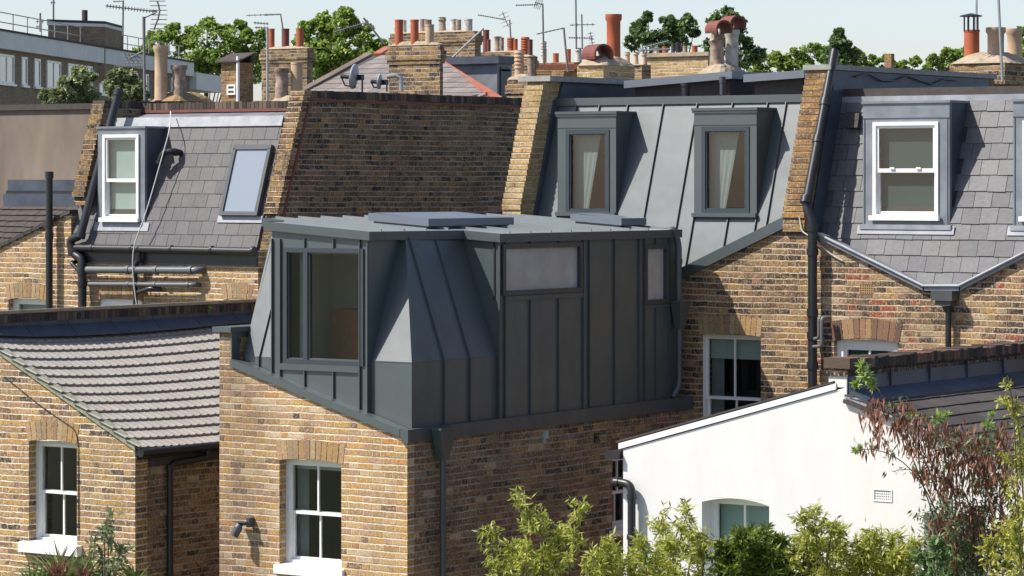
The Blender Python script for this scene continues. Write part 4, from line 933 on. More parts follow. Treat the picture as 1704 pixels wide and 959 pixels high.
m = MB(); m.prism([fC.p(0, 0, -.03), fC.p(VM - VW, 0, -.03), fC.p(VM - VW, Lc, -.03), fC.p(0, Lc, -.03)], fC.n * -.04); mk(m, 'roof_boarding', M_FELT, Ch)
mk(slates(fC, 0, VM - VW + .05, 0, Lc, .30, .235, (), lift=.018, jit=.005), 'slab_roof', M_SLATE3, Ch)
m = MB(); zf_ = w2_.z + .055; yy = VW + .02
while yy < VM:
    m.prism([(xs1 + .012, yy, zst + .03), (xs1 + .03, yy, zf_ + .06), (xs1 + .22, yy, zf_ + .015 - .19 * abs(sl) + .01), (xs1 + .22, yy, zf_ - .19 * abs(sl) - .01), (xs1 - .0, yy, zf_ - .02), (xs1 - .0, yy, zst + .03)], (0, .84, 0)); yy += .85
    m.box(xs1 + .0, xs1 + .045, yy - .02, yy, zf_, zst + .04)
mk(m, 'lead_flashing', M_LEADD, Ch)
m = MB(); m.obox(w2_ + Vector((.0, -.05, .04)), (.28, 0, sl * .28 - .01), (0, .2, 0), (0, 0, .03)); mk(m, 'lead_dressing', M_LEADL, Ch)
m = MB(); VMF.box(m, 5.97, 10.3, 0, 8.0, 0, .3); mk(m, 'rear_wall', B_RED, Ch)
# ================================================================== house between: tiled wing on the left, tall brick party wall
H2 = thing('terraced_house', 'house with tall brown brick party wall and a sagging brown tiled rear wing', 'house', (-6, 3, 0), GRP)
K = .38; zt2_ = ond(520, 152, 45.8).z - .10; z02 = onv(468, 362, 6.15).z
vt2 = party('brick_party_wall', H2, -7.06, -6.82, 6.12, z02, .36, zt2_, 12.6, B_FLANK, M_EDGE, rake=B_MAIN)
m = MB(); m.box(-6.823, -6.795, vt2 + .08, 12.6, zt2_ - .045, zt2_ - .012)
d = Vector((0, vt2 - 6.12, zt2_ - z02)); nn = Vector((0, d.z, -d.y)).normalized()
m.obox(Vector((-6.823, 6.12, z02)) + nn * .06, (.028, 0, 0), d - Vector((0, 0, .04)), nn * .035); m.obox(Vector((-6.823, 6.12 - .02, z02 - .02)), (.028, 0, 0), (0, .12, 0), (0, 0, .035)); mk(m, 'tile_creasing', M_TERRA2, H2)
m = MB(); d = Vector((0, vt2 - 6.12, zt2_ - z02)); L_ = d.length; n = int(L_ / .0755)
m = MB(); m.prism([(-6.79, 6.0, 0), (-2.95, 6.0, 0), (-2.95, 6.0, 7.9), (-4.9, 6.0, 7.2), (-6.79, 6.0, 7.9)], (0, .3, 0)); mk(m, 'rear_wall', B_DIM, H2)
m = MB(); m.box(-6.80, -2.96, 6.3, 12.4, 7.0, 7.15); mk(m, 'roof', M_FELT, H2)
# wing
VT = .36; BT = FV(VT)
ec = onv(225, 738, VT); vA = onv(2, 580, VT); slT = (vA.z - ec.z) / (vA.x - ec.x)
ul = -9.6; urg = -6.98; zr = ec.z + slT * (urg - ec.x)
hT = h2(BT, 48, 128, 735, 905, (onv, VT))
mk(wallmb(BT, [(ul, 0), (ec.x, 0), (ec.x, ec.z - .05), (urg, zr - .05), (ul, zr - .05 + slT * (urg - ul))], [hT], .22), 'wing_end_wall', B_LEFT, H2)
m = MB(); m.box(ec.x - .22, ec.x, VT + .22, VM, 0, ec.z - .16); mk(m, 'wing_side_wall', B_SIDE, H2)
sash(BT, H2, hT, .13, 1, .12, rm=M_ROOM, split=.50, outer=.05, sillw=.09, sillproj=.10)
arch(BT, H2, hT[0] - .02, hT[1] + .0, hT[3] + .025, .04, .24, splay=.05)
th = math.atan(-slT)
# tiled roof: courses of rolled tiles over a sagging frame
def sag(v, x): t = (v - VT) / (VM - VT); return -.085 * math.sin(math.pi * min(1, max(0, t)) ** .75) * (.5 + .5 * min(1, x / 1.5))
LT = (ec.x - urg) / math.cos(th); nc = 13; gT = LT / nc; per = .142
vs_ = np.arange(VT - .06, VM + .0, per / 8)
mbt = MB()
e0 = Vector((ec.x + .09, 0, ec.z - .02 - .09 * abs(slT))); bdir = Vector((-math.cos(th), 0, math.sin(th))); ndir = Vector((math.sin(th), 0, math.cos(th)))
LT2 = LT + .10; gT = LT2 / nc
for r in range(nc):
    y0 = r * gT; base = len(mbt.v); n = len(vs_)
    for k, (yy, hh) in enumerate(((y0, -.004), (y0, .034), (y0 + gT + .02, .004))):
        for v in vs_:
            ph = ((v / per) % 1.0); roll = .015 * max(0, math.cos(2 * math.pi * (ph - .3))) ** 1.3 - .004
            o = e0 + bdir * (yy + (random.uniform(-.0015, .0015))) + ndir * (hh + roll * (.1, 1, .12)[k]); o = Vector((o.x, v, o.z + sag(v, yy)))
            mbt.v.append(o)
    for k in range(2):
        for i in range(n - 1):
            a = base + k * n + i; mbt.f.append((a, a + 1, a + 1 + n, a + n))
mk(mbt, 'tiled_roof', M_TILE, H2, recalc=False)
m = MB(); i0 = ec + Vector((.02, -.03, -.075)); m.obox(Vector((ec.x + .02, VT - .03, ec.z - .085)), Vector((urg - ec.x, 0, (urg - ec.x) * slT)), (0, .13, 0), (0, 0, .075)); mk(m, 'mortar_verge', M_VERGE, H2)
m = MB(); m.prism([e0 + bdir * .05 + Vector((0, VT + .24, -.15)), e0 + bdir * LT2 + Vector((0, VT + .24, -.15)), e0 + bdir * LT2 + Vector((0, VT + .24, -.25)), e0 + bdir * .05 + Vector((0, VT + .24, -.25))], (0, VM - VT - .24, 0)); mk(m, 'roof_boarding', M_FELT, H2)
zp = onu(215, 518, -6.98).z
m = MB(); m.box(-7.25, -6.98, VT, VM + .0, zr - .3, zp - .07); mk(m, 'wing_parapet', B_SOOT, H2)
m = MB(); v = VT
while v < VM + .0: m.box(-7.28, -6.95, v, v + .068, zp - .07, zp + .03 + random.uniform(-.012, .012)); v += .075
mk(m, 'parapet_coping', M_EDGE, H2)
m = MB(); 
for i in range(7):
    va, vb = VT + .82 * i, VT + .82 * (i + 1) - .01; a_ = sag(va, 2.6); b_ = sag(vb, 2.6)
    m.prism([(-6.975, va, zr + .20), (-6.975, vb, zr + .20), (-6.975, vb, zr - .1), (-6.975, va, zr - .1)], (.02, 0, 0))
    m.prism([(-6.97, va, zr + .055 + a_ * .3), (-6.97, vb, zr + .055 + b_ * .3), (-6.78, vb, zr - .045 + b_ * .9), (-6.78, va, zr - .045 + a_ * .9)], (0, 0, .012))
mk(m, 'lead_flashing', M_LEADD, H2)
m = MB(); m.box(-6.972, -6.93, VT + .1, VM, zr + .20, zr + .24); mk(m, 'mortar_fillet', M_HAUNCH, H2)
gz = ec.z - .13
m = MB(); m.tube([(ec.x + .11, VT - .03, gz + .02), (ec.x + .11, VM, gz)], .052, 10); m.box(ec.x - .0, ec.x + .03, VT, VM, gz - .07, gz + .06); mk(m, 'gutter', M_BLACK, H2, True)
pz = onu(283, 772, ec.x + .06); p_ = onu(346, 738, ec.x + .1)
pipe(H2, [(ec.x + .10, p_.y, gz), (ec.x + .10, p_.y, gz - .12), (ec.x + .06, pz.y, pz.z), (ec.x + .06, pz.y, .1)], .04, M_BLACK, 'downpipe', vcollars(ec.x + .06, pz.y, [pz.z - .04, 4.9, 3.6]), .06, bend=.1)
pipe(H2, [onv(8, 628, VT - .01), onv(60, 670, VT - .01), onv(95, 695, VT - .01), onv(125, 715, VT - .01), onv(130, 735, VT - .01), onv(131, 890, VT - .01)], .006, M_BLACK, 'cable', n=5)
# ================================================================== slate house on the left
H1 = thing('terraced_house', 'house with smooth slate mansard, narrow white sash dormer and grey roof window', 'house', (-9, 3, 0), GRP)
uL1, uR1 = -10.66, -7.14
h1a = h2(VMF, 163, 236, 498, 640, (onv, VM)); h1b = h2(VMF, 374, 416, 499, 640, (onv, VM))
zg = onv(290, 415, VM).z
mk(wallmb(VMF, [(uL1, 0), (uR1, 0), (uR1, zg), (uL1, zg)], [h1a, h1b], .3), 'rear_wall', B_LEFT, H1)
sash(VMF, H1, h1a, .05, 0, .05, blind=(M_BLINDG,), outer=.09); sash(VMF, H1, h1b, .05, 0, .05, blind=(M_BLIND,), outer=.09)
arch(VMF, H1, h1a[0] - .02, h1a[1] + .02, h1a[3] + .02, .04, .22, splay=.04); arch(VMF, H1, h1b[0] - .02, h1b[1] + .02, h1b[3] + .02, .03, .22, splay=.06)
m = MB(); m.box(uL1 + .1, uR1, VM - .045, VM, zg - .22, zg - .02); mk(m, 'fascia', M_BLACK, H1)
m = MB(); m.tube([(uL1 + .12, VM - .10, zg), (uR1, VM - .10, zg - .01)], .056, 12)
for k in range(5): x = uL1 + .5 + k * .75; m.tube([(x, VM - .10, zg), (x + .035, VM - .10, zg)], .063, 12)
mk(m, 'gutter', M_BLACK, H1, True)
sl1 = Fr((uL1, VM - .03, zg + .02), (1, 0, 0), (0, .33, 1)); ztop1 = ond(330, 200, 46.6).z; L1_ = (ztop1 - zg) * math.hypot(1, .33); W1 = uR1 - uL1
m = MB(); m.prism([sl1.p(0, 0, -.012), sl1.p(W1, 0, -.012), sl1.p(W1, L1_, -.012), sl1.p(0, L1_, -.012)], sl1.n * -.05); mk(m, 'slope_boarding', M_FELT, H1)
def on1(px, py): return onpl(px, py, sl1.O, sl1.n)
dv1 = on1(200, 370).y - .02; f1 = FV(dv1); a0, a1 = onv(163, 300, dv1).x, onv(241, 300, dv1).x; z0, z1 = onv(200, 372, dv1).z, onv(200, 214, dv1).z
cut = [(a0 - uL1 + .04, a1 - uL1 - .04, (z0 - zg) * 1.05 + .03, (z1 - zg) * 1.05 - .1)]
r0, r1 = sl1.px(370, 361), sl1.px(433, 361); r2, r3 = sl1.px(400, 244), sl1.px(462, 244)
rx0, rx1, ry0, ry1 = r0[0], r1[0], r0[1], r2[1]
cut.append((rx0 + .05, rx1 - .05, ry0 + .05, ry1 - .05))
mk(slates(sl1, 0, W1, 0, L1_ - .02, .232, .202, (), lift=.010, jit=.0012, cut=cut), 'slate_roof', M_SLATE, H1)
m = MB(); m.obox(sl1.p(.3, L1_ - .13, .01), sl1.a * (W1 - .3), sl1.n * .018, sl1.b * .15); mk(m, 'lead_flashing', M_LEADL, H1)
vt1 = VM - .03 + .33 * (ztop1 - zg)
m = MB(); m.box(uL1, uR1, vt1 + .1, 10, ztop1 - .12, ztop1 - .01); mk(m, 'flat_roof', M_FELT, H1)
# dormer
win = h2(f1, 172, 232, 224, 366, (onv, dv1))
o = mk(wallmb(f1, [(a0, z0), (a1, z0), (a1, z1), (a0, z1)], [win], .05), 'dormer', M_LEAD, H1)
for ua in (a0, a1 - .03): m = MB(); m.box(ua, ua + .03, dv1 + .05, dv1 + .72, z0, z1); mk(m, 'cheek', M_LEADD, o)
m = MB(); m.box(a0 - .02, a1 + .02, dv1 - .02, dv1 + .76, z1, z1 + .03); mk(m, 'dormer_roof', M_LEAD, o)
m = MB(); m.obox(sl1.p(a0 - uL1 - .05, (z0 - zg) * 1.05 - .14, .016), sl1.a * (a1 - a0 + .14), sl1.n * .008, sl1.b * .13); mk(m, 'apron_flashing', M_LEADL, o)
psash(f1, o, win, -.025, M_BLIND, split=.46, hard=False)
# roof window
m = MB(); W_ = .055
for (x, y, dx, dy) in ((rx0, ry0, rx1 - rx0, W_), (rx0, ry1 - W_ * 1.3, rx1 - rx0, W_ * 1.3), (rx0, ry0 + W_, W_, ry1 - ry0 - W_ * 2), (rx1 - W_, ry0 + W_, W_, ry1 - ry0 - W_ * 2)):
    m.obox(sl1.p(x, y, .0), sl1.a * dx, sl1.b * dy, sl1.n * .085)
rw = mk(m, 'roof_window', M_PLASTIC, H1)
m = MB(); m.obox(sl1.p(rx0 + W_, ry0 + W_, .05), sl1.a * (rx1 - rx0 - 2 * W_), sl1.b * (ry1 - ry0 - 2 * W_), sl1.n * .012); mk(m, 'pane', M_RWGL, rw)
m = MB(); m.obox(sl1.p(rx0 - .06, ry0 - .09, .012), sl1.a * (rx1 - rx0 + .12), sl1.n * .01, sl1.b * .10); mk(m, 'apron_flashing', M_LEADL, rw)
# gooseneck vent
q = on1(300, 256); pipe(H1, [q + Vector((.02, .05, 0)), q + Vector((.01, -.16, .04)), q + Vector((-.14, -.22, .02)), q + Vector((-.20, -.22, -.13))], .045, M_BLACK, 'vent_pipe', [(q + Vector((-.20, -.22, -.12)), UP), (q + Vector((0, -.1, .02)), (0, 1, 0))], .04, bend=.08)
# soil stack
s0 = onv(199, 148, 6.52); s1 = onv(150, 335, 5.98); s2 = onv(134, 392, 5.93); s3 = onv(116, 400, 5.93); s4 = onv(121, 422, 5.93); s5 = onv(137, 432, 5.93)
pipe(H1, [s0, s2, s3, s4, s5, Vector((s5.x, 5.93, 6.6))], .062, M_BLACK, 'soil_pipe', [(s0 * .7 + s2 * .3, s2 - s0), (s0 * .97 + s2 * .03, s2 - s0), (s2, s2 - s0), (s4, (0, 0, 1)), (s5 - UP * .18, UP), (s5 - UP * .35, UP)], .08, bend=.08)
for (xa, xb, y, r, mt) in ((145, 318, 449, .052, M_GREYP), (148, 312, 473, .032, M_GREYP)):
    a, b = onv(xa, y, 5.93), onv(xb, y + 1, 5.93); pipe(H1, [a, b, b + Vector((.10, .02, 0)), b + Vector((.12, .14, 0))], r, mt, 'waste_pipe', [(a * .33 + b * .67, (1, 0, 0)), (a * .6 + b * .4, (1, 0, 0)), (b, (1, 0, 0))], .06, bend=.05)
a, b = onv(118, 437, 5.90), onv(135, 455, 5.90); pipe(H1, [a + Vector((0, .1, 0)), a, b], .03, M_BLACK, 'waste_pipe', bend=.05)
g0 = onv(232, 420, 5.95); g1 = onv(231, 432, 5.95); g2 = onv(225, 442, 5.95); pipe(H1, [g0, g1, g2, Vector((g2.x, 5.95, 6.6))], .036, M_BLACK, 'downpipe', [(g1, UP), (g2 - UP * .1, UP)], .05, bend=.05)
a, b = onv(228, 488, 5.93), onv(250, 480, 5.93); pipe(H1, [a, b, onv(268, 482, 5.99)], .036, M_BLACK, 'waste_pipe', bend=.05)
cb = [onv(284, 186, 6.55), onv(283, 215, 6.3), onv(243, 355, 5.98), onv(220, 414, 5.86), onv(222, 470, 5.88), onv(228, 512, 5.88)]
pipe(H1, cb, .009, M_CABLE, 'cable', n=6, bend=.3)
# party walls and back parapet
vp = party('brick_party_wall', H1, -10.62, -10.39, 6.08, onv(130, 330, 6.04).z, .33, ond(175, 170, 48).z - .1, 8.2, B_STACK, M_EDGE, rake=B_MAIN)
zcp = ond(330, 172, 47.8).z
m = MB(); m.box(-10.38, -7.14, 7.35, 7.6, ztop1 - .1, zcp - .14); mk(m, 'back_parapet', B_SOOT, H1)
m = MB(); x = -10.4
while x < -7.15: m.box(x, x + .068, 7.30, 7.62, zcp - .10, zcp + random.uniform(0, .012)); x += .075
mk(m, 'brick_coping', M_EDGE, H1)
m = MB(); m.box(-10.4, -7.14, 7.28, 7.64, zcp - .14, zcp - .10); mk(m, 'tile_creasing', M_TERRA2, H1)
m = MB(); 
for i in range(5): m.prism([(-10.38 + .65 * i, vt1 + .12, ztop1 - .02), (-9.74 + .65 * i, vt1 + .12, ztop1 - .02), (-9.74 + .65 * i, 7.34, zcp - .16), (-10.38 + .65 * i, 7.34, zcp - .16)], (0, 0, .015))
mk(m, 'back_gutter_lead', M_LEAD, H1)
chimney(H1, 48.4, 246, 292, 350, 168, 195, B_STACK, [(268, 76, 24, 'roll', M_BUFF, .35), (298, 109, 26, 'barrel', M_BUFFG, .75)], corbel=False, hmat=M_LICHEN, hh=.15)
chimney(H1, 51, 449, 485, 512, 168, 190, B_STACK, [(469, 114, 24, 'barrel', M_BUFFG, .3), (494, 104, 21, 'plain', M_BUFF, .7)], corbel=False, hh=.10, axis='v')
# ================================================================== leftmost house
H0 = thing('terraced_house', 'brick house at the left edge with sloping parapet, tall black soil pipe, dark tiled roof', 'house', (-13, 3, 0), GRP)
p, q = onv(0, 412, VM), onv(122, 352, VM); s_ = (q.z - p.z) / (q.x - p.x); xl = -14.0
h0 = h2(VMF, 14, 77, 497, 640, (onv, VM))
mk(wallmb(VMF, [(xl, 0), (-10.66, 0), (-10.66, q.z + .01), (xl, q.z + .01 + s_ * (xl + 10.66))], [h0], .3), 'rear_wall', B_LEFT, H0)
sash(VMF, H0, h0, .10, 0, .05, blind=(M_BLIND,), outer=.06); arch(VMF, H0, h0[0] - .02, h0[1] + .02, h0[3] + .02, .05, .22, splay=.05)
m = MB(); a = Vector((xl, 6.02, q.z + s_ * (xl + 10.66) - .02)); n = 22; dd = (Vector((-10.66, 6.02, q.z - .02)) - a) / n
for i in range(n): m.obox(a + dd * i, dd * 1.03, (0, .34, 0), Vector((0, 0, .05 + .01 * (i % 2)))) if False else m.obox(a + dd * i, (dd.x * 1.04, 0, dd.z * .8), (0, .34, 0), Vector((0, 0, .055)))
mk(m, 'slipped_slate_coping', M_SLATE3, H0)
x = onv(82, 400, 5.94).x; zt = onv(82, 288, 5.94).z
pipe(H0, [(x, 5.94, zt), (x, 5.94, 6.3)], .052, M_BLACK, 'soil_pipe', vcollars(x, 5.94, [zt - .03, onv(82, 372, 5.94).z, onv(82, 392, 5.94).z]), .1)
# dark tiled slope and lead behind it
sd0 = Fr((-14.5, 6.6, 7.3), (1, 0, 0), (0, 1, .62)); m = slates(sd0, 0, 3.85, 0, 2.45, .2, .165, (), lift=.028, jit=.008); mk(m, 'dark_tiled_roof', M_TILED, H0)
m = MB(); m.prism([sd0.p(0, 0, -.02), sd0.p(3.85, 0, -.02), sd0.p(3.85, 2.5, -.02), sd0.p(0, 2.5, -.02)], sd0.n * -.05); mk(m, 'roof_boarding', M_FELT, H0)
zc_ = sd0.p(0, 2.4).z; yc_ = sd0.p(0, 2.4).y
m = MB(); m.box(-14.5, -10.66, yc_, yc_ + .1, zc_ - .05, zc_ + .22); m.box(-14.5, -10.66, yc_ + .1, yc_ + .32, zc_ + .26, zc_ + .44); mk(m, 'lead_flashing', M_LEADD, H0)
m = MB(); m.box(-14.5, -10.66, yc_ + .06, yc_ + .35, zc_ + .2, zc_ + .27); mk(m, 'ledge', M_BLACK, H0)
vR = yc_ + .35; zr1 = onv(80, 183, vR).z
m = MB(); m.box(-15, -10.70, vR, vR + .3, 0, zr1)
RW = solo(m, 'rendered_wall', M_STUCCO, 'stained brown rendered wall with a dark coping, behind the left edge house', 'wall', (-13, vR, 0))
m = MB(); m.box(-15, -10.66, vR - .05, vR + .35, zr1, zr1 + .09); m.box(-12.54, -12.50, vR - .012, vR, zr1 - 1.3, zr1); mk(m, 'coping', M_FELT, RW)
# ================================================================== things behind the terrace
def quads_obj(name, V, nper, mat, parent=None, loc=None):
    off = rootloc(parent) if parent is not None else Vector(loc)
    V = V - np.array(off)[None, :]; n = len(V) // nper
    me = bpy.data.meshes.new(name); me.vertices.add(len(V)); me.vertices.foreach_set('co', V.astype(np.float32).ravel())
    me.loops.add(len(V)); me.loops.foreach_set('vertex_index', np.arange(len(V), dtype=np.int32))
    me.polygons.add(n); me.polygons.foreach_set('loop_start', np.arange(0, len(V), nper, dtype=np.int32)); me.polygons.foreach_set('loop_total', np.full(n, nper, dtype=np.int32))
    me.update(calc_edges=True); me.validate(); o = link(name, me, mat, parent)
    if parent is None: o.location = off
    return o
def unit(a): return a / (np.linalg.norm(a, axis=1, keepdims=True) + 1e-9)
def leafquads(C, D, S, wfrac=.55, up=.5):
    """diamond leaves at C, pointing along D, length S"""
    n = len(C); D = unit(D); rnd = unit(rng.normal(size=(n, 3)) + np.array([0, 0, up * 2])); W = unit(np.cross(D, rnd)); S = S[:, None]
    V = np.empty((n, 4, 3)); V[:, 0] = C - D * S * .5; V[:, 1] = C + W * S * wfrac * .5 - D * S * .05; V[:, 2] = C + D * S * .5; V[:, 3] = C - W * S * wfrac * .5 - D * S * .05
    return V.reshape(-1, 3)
def tree(label, cat, Z, blobs, mat, leaf=.22, dens=1.0, trunk=None, name='broadleaf_tree', group='trees behind the rooftops', depth=1.0, sub=.30, base=None, limbs=True, tr=.22):
    s = F / Z; rt, fw = np.array(RT), np.array(FW); Vs = []; cs = []
    blobs = list(blobs) + [(b[0] + math.cos(t) * b[2] * .8, b[1] - abs(math.sin(t)) * b[2] * .75, b[2] * random.uniform(.28, .5)) for b in blobs for t in [random.uniform(0, 2 * math.pi) for _ in range(3)]]
    for b in blobs:
        px, py, r = b[:3]; c = np.array(ond(px, py, Z)) + fw * random.uniform(-.6, .6) * depth * r / s; rr = r / s; cs.append((c, rr))
        K = int(34 * dens * max(.4, (rr / leaf / 9)) ** 1.3) + 14
        sc = unit(rng.normal(size=(K, 3))) * rr * (rng.uniform(.15, 1.0, (K, 1)) ** .45) * np.array([1, 1, .82]) + c
        sr = rr * sub * rng.uniform(.6, 1.35, K)
        for q, q_r in zip(sc, sr):
            n = max(14, int(dens * 20 * (q_r / leaf) ** 1.8)); n = min(n, 330)
            P = unit(rng.normal(size=(n, 3))) * q_r * (rng.uniform(0, 1, (n, 1)) ** .40) * np.array([1.15, 1.15, .8]) + q
            D = (P - q) / q_r + rng.normal(size=(n, 3)) * .6
            Vs.append(leafquads(P, D, leaf * rng.uniform(.6, 1.25, n), .62, .8))
    if trunk is None: trunk = np.mean([b[0] for b in blobs[:len(blobs) // 4]])
    tp = ond(trunk, max(b[1] for b in blobs), Z); gl = Vector((tp.x, tp.y, 0 if base is None else base))
    rt_ = thing(name, label, cat, gl, group)
    quads_obj('crown', np.concatenate(Vs), 4, mat, rt_)
    mb = MB(); top = Vector(np.mean([c for c, r in cs], axis=0)); mb.tube([gl, gl * .5 + tp * .5 + Vector((.1, 0, 0)), tp, top], tr, 8, tr * .3)
    if limbs:
        for c, r in cs[:len(cs) // 4]:
            st_p = gl * .25 + tp * .75; e = Vector(c + np.array([0, 0, r * .3])); mid = (st_p + e) / 2 + Vector((random.uniform(-.2, .2), random.uniform(-.2, .2), -.1 * (e - st_p).length)); mb.tube([st_p, mid, e], tr * .4, 6, tr * .06)
    mk(mb, 'trunk', M_BARK, rt_, True); return rt_
# --- trees
tree('bright green plane tree rising behind the chimney with three orange pots', 'tree', 105, [(560, 48, 36), (527, 62, 30), (598, 60, 26), (545, 88, 34), (590, 92, 34), (618, 84, 18), (510, 92, 24), (500, 70, 14), (572, 30, 16), (635, 76, 9), (560, 112, 36), (530, 130, 28), (590, 130, 28), (560, 145, 26)], L_TREE, .17, 1.0)
tree('wide round-topped tree behind the long flat-roofed block', 'tree', 215, [(262, 76, 24), (300, 62, 27), (345, 58, 26), (392, 62, 26), (425, 68, 20), (236, 92, 16), (320, 90, 30), (375, 92, 30), (420, 96, 26), (345, 40, 8), (290, 46, 8), (400, 42, 9), (395, 118, 26), (430, 122, 22), (350, 115, 26), (250, 115, 20), (280, 125, 22), (320, 125, 22), (370, 135, 20)], L_TREE, .30, 1.0)
tree('dark spiky-topped tree left of the twin clay-cowled pots', 'tree', 120, [(1070, 62, 22), (1062, 46, 12), (1078, 30, 9), (1112, 56, 22), (1110, 34, 10), (1140, 44, 18), (1142, 32, 8), (1130, 70, 20), (1052, 74, 14), (1095, 76, 24), (1155, 56, 8)], L_DARK, .17, 1., sub=.34)
tree('dark leafy tree rising behind the twin clay-cowled pots', 'tree', 130, [(1205, 32, 20), (1190, 38, 12), (1222, 46, 18), (1232, 62, 20), (1210, 70, 22), (1246, 92, 24), (1235, 100, 22), (1182, 80, 14)], L_DARK, .18, 1., sub=.34)
tree('pale green tree low on the skyline left of the rake pipe', 'tree', 135, [(1272, 108, 20), (1300, 106, 20), (1325, 98, 18), (1350, 92, 20), (1372, 94, 18), (1256, 116, 14), (1320, 118, 22), (1345, 122, 20)], L_TREE, .17, .9)
tree('pointed dark conifer-like tree above the coping of the right party wall', 'tree', 118, [(1396, 56, 7), (1392, 68, 11), (1402, 74, 12), (1396, 88, 16), (1412, 96, 18), (1385, 102, 18), (1400, 112, 20)], L_DARK, .22, .9, sub=.34)
tree('low bright green tree along the skyline right of the pointed one', 'tree', 140, [(1428, 98, 13), (1450, 106, 14), (1476, 104, 12), (1500, 110, 11), (1522, 104, 10), (1444, 118, 16), (1480, 120, 14), (1510, 122, 12)], L_TREE, .17, 1.)
tree('rounded tree just left of the big right chimney', 'tree', 128, [(1560, 104, 16), (1582, 94, 16), (1600, 90, 13), (1548, 118, 12), (1580, 116, 18), (1612, 104, 14)], L_TREE, .17, 1.)
tree('tree touching the right edge of the picture behind the buff pots', 'tree', 124, [(1700, 52, 10), (1712, 62, 18), (1704, 82, 16), (1722, 90, 20)], L_TREE, .17, 1.)
tree('silvery shrub-like tree in front of the block at the far left', 'tree', 84, [(130, 122, 10), (140, 130, 17), (118, 146, 20), (142, 152, 22), (98, 164, 15), (76, 160, 9), (88, 172, 14), (125, 172, 20), (150, 170, 14)], L_PALE, .17, 1.0, tr=.1)
tree('silvery shrub-like tree behind the leaning black pipe', 'tree', 88, [(195, 126, 12), (212, 132, 16), (188, 146, 15), (222, 150, 18), (232, 160, 12), (200, 162, 18)], L_PALE, .17, 1.0, tr=.1)
# --- long block of flats: rectangular body seen at a sharp angle
fa = ond(-60, 0, 142); fb = ond(315, 0, 187)
fa.z = fb.z = 0; adir = (fb - fa).normalized(); inn = Vector((-adir.y, adir.x, 0))
if inn.dot(FW) < 0: inn = -inn
FB = thing('block_of_flats', 'long low block of flats with pale concrete parapet, brown brick walls and white framed windows', 'building', fa)
LB_ = (fb - fa).length; zT = 9 + (300 - 50) * 146 / F; zL = 9 + (300 - 79) * 146 / F
Bf = Bz((fa.x, fa.y, 0), adir, inn)
m = MB(); Bf.box(m, 0, LB_, 0, zL + .1, 0, 11); mk(m, 'wall', B_FLAT, FB)
m = MB(); n = 9
for k in range(n): Bf.box(m, LB_ * k / n + .03, LB_ * (k + 1) / n - .0, zL, zT, -.25, .1)
Bf.box(m, LB_, LB_ + .1, zL, zT, -.25, 8)
mk(m, 'parapet_panels', M_CONC, FB)
m = MB(); Bf.box(m, -.1, LB_ + .15, zT, zT + .10, -.3, 11); mk(m, 'roof', M_FELT, FB)
def flat_a(px):  # along-distance of the pixel column on the facade plane
    P = onpl(px, 200, fa, inn); return (P - fa).dot(adir)
zs0, zs1 = zL - 1.55, zL - .22
for (pl, pr, nb) in ((-14, 22, 3), (35, 44, 1), (56, 66, 1), (77, 100, 2), (112, 133, 2), (144, 152, 1), (164, 173, 1), (184, 204, 2), (216, 228, 2), (238, 246, 1), (258, 264, 1), (284, 300, 2)):
    a, b = flat_a(pl), flat_a(pr)
    if b - a < .3: b = a + .6
    m = MB(); Bf.ring(m, a, b, zs0, zs1, .10, -.06, .02)
    for k in range(1, nb): x = a + (b - a) * k / nb; Bf.box(m, x - .05, x + .05, zs0, zs1, -.05, .02)
    Bf.box(m, a - .1, b + .1, zs0 - .10, zs0, -.15, .0); wd = mk(m, 'window', M_WHITE, FB)
    m = MB(); Bf.box(m, a + .08, b - .08, zs0 + .08, zs1 - .08, -.02, .0); mk(m, 'pane', M_RWGL, wd)
m = MB(); Bf.box(m, LB_ + .2, LB_ + 5.5, 0, zL - 1.0, 1.5, 10); mk(m, 'end_block', B_DIM, FB)
m = MB(); Bf.box(m, LB_ + .1, LB_ + 7.5, zL - .75, zT - .55, -.4, 10); mk(m, 'end_fascia', M_CONC, FB)
m = MB()
for k in range(19):
    a = LB_ * k / 18; m.tube([Bf.p(a, zT + .1, .6), Bf.p(a, zT + 1.0, .6)], .03, 5)
for h in (.55, 1.0): m.tube([Bf.p(0, zT + h, .6), Bf.p(LB_ + 1, zT + h, .6)], .028, 5)
mk(m, 'roof_railing', M_STEEL, FB)
pr_c = ond(175, 60, 172)
m = MB(); near = ond(175, 60, 168); a1_ = (near - fa).dot(adir); dd_ = (near - fa).dot(inn); lw = 17
prb = Bz((near.x, near.y, 0), adir, inn)
pL = ond(80, 60, 160); aL = (pL - near).dot(adir)
m = MB(); zr_ = 9 + (300 - 37) * 166 / F; zq = 9 + (300 - 82) * 160 / F
m.prism([near * 1, ond(203, 60, 175), ond(203, 60, 175) + (pL - near), pL], (0, 0, 0)) if False else None
c1_, c2_, c3_ = ond(80, 60, 164), ond(174, 60, 166), ond(203, 60, 171); c4_ = c3_ + (c1_ - c2_)
for c in (c1_, c2_, c3_, c4_): c.z = zq - 1.5
m.prism([c1_, c2_, c3_, c4_], (0, 0, zr_ - zq + 1.3)); mk(m, 'roof_plant_room', B_FLAT, FB)
m = MB(); cc = (c1_ + c3_) / 2; ex = [cc + (c - cc) * 1.03 for c in (c1_, c2_, c3_, c4_)]
for e in ex: e.z = zr_ - .25
m.prism(ex, (0, 0, .16)); mk(m, 'plant_room_fascia', M_CONC, FB)
m = MB(); ex2 = [e + UP * .16 + (e - cc) * .005 for e in ex]; m.prism(ex2, (0, 0, .12)); m.tube([ond(141, 38, 167), ond(141, 17, 167)], .15, 8); mk(m, 'plant_room_roof', M_FELT, FB)
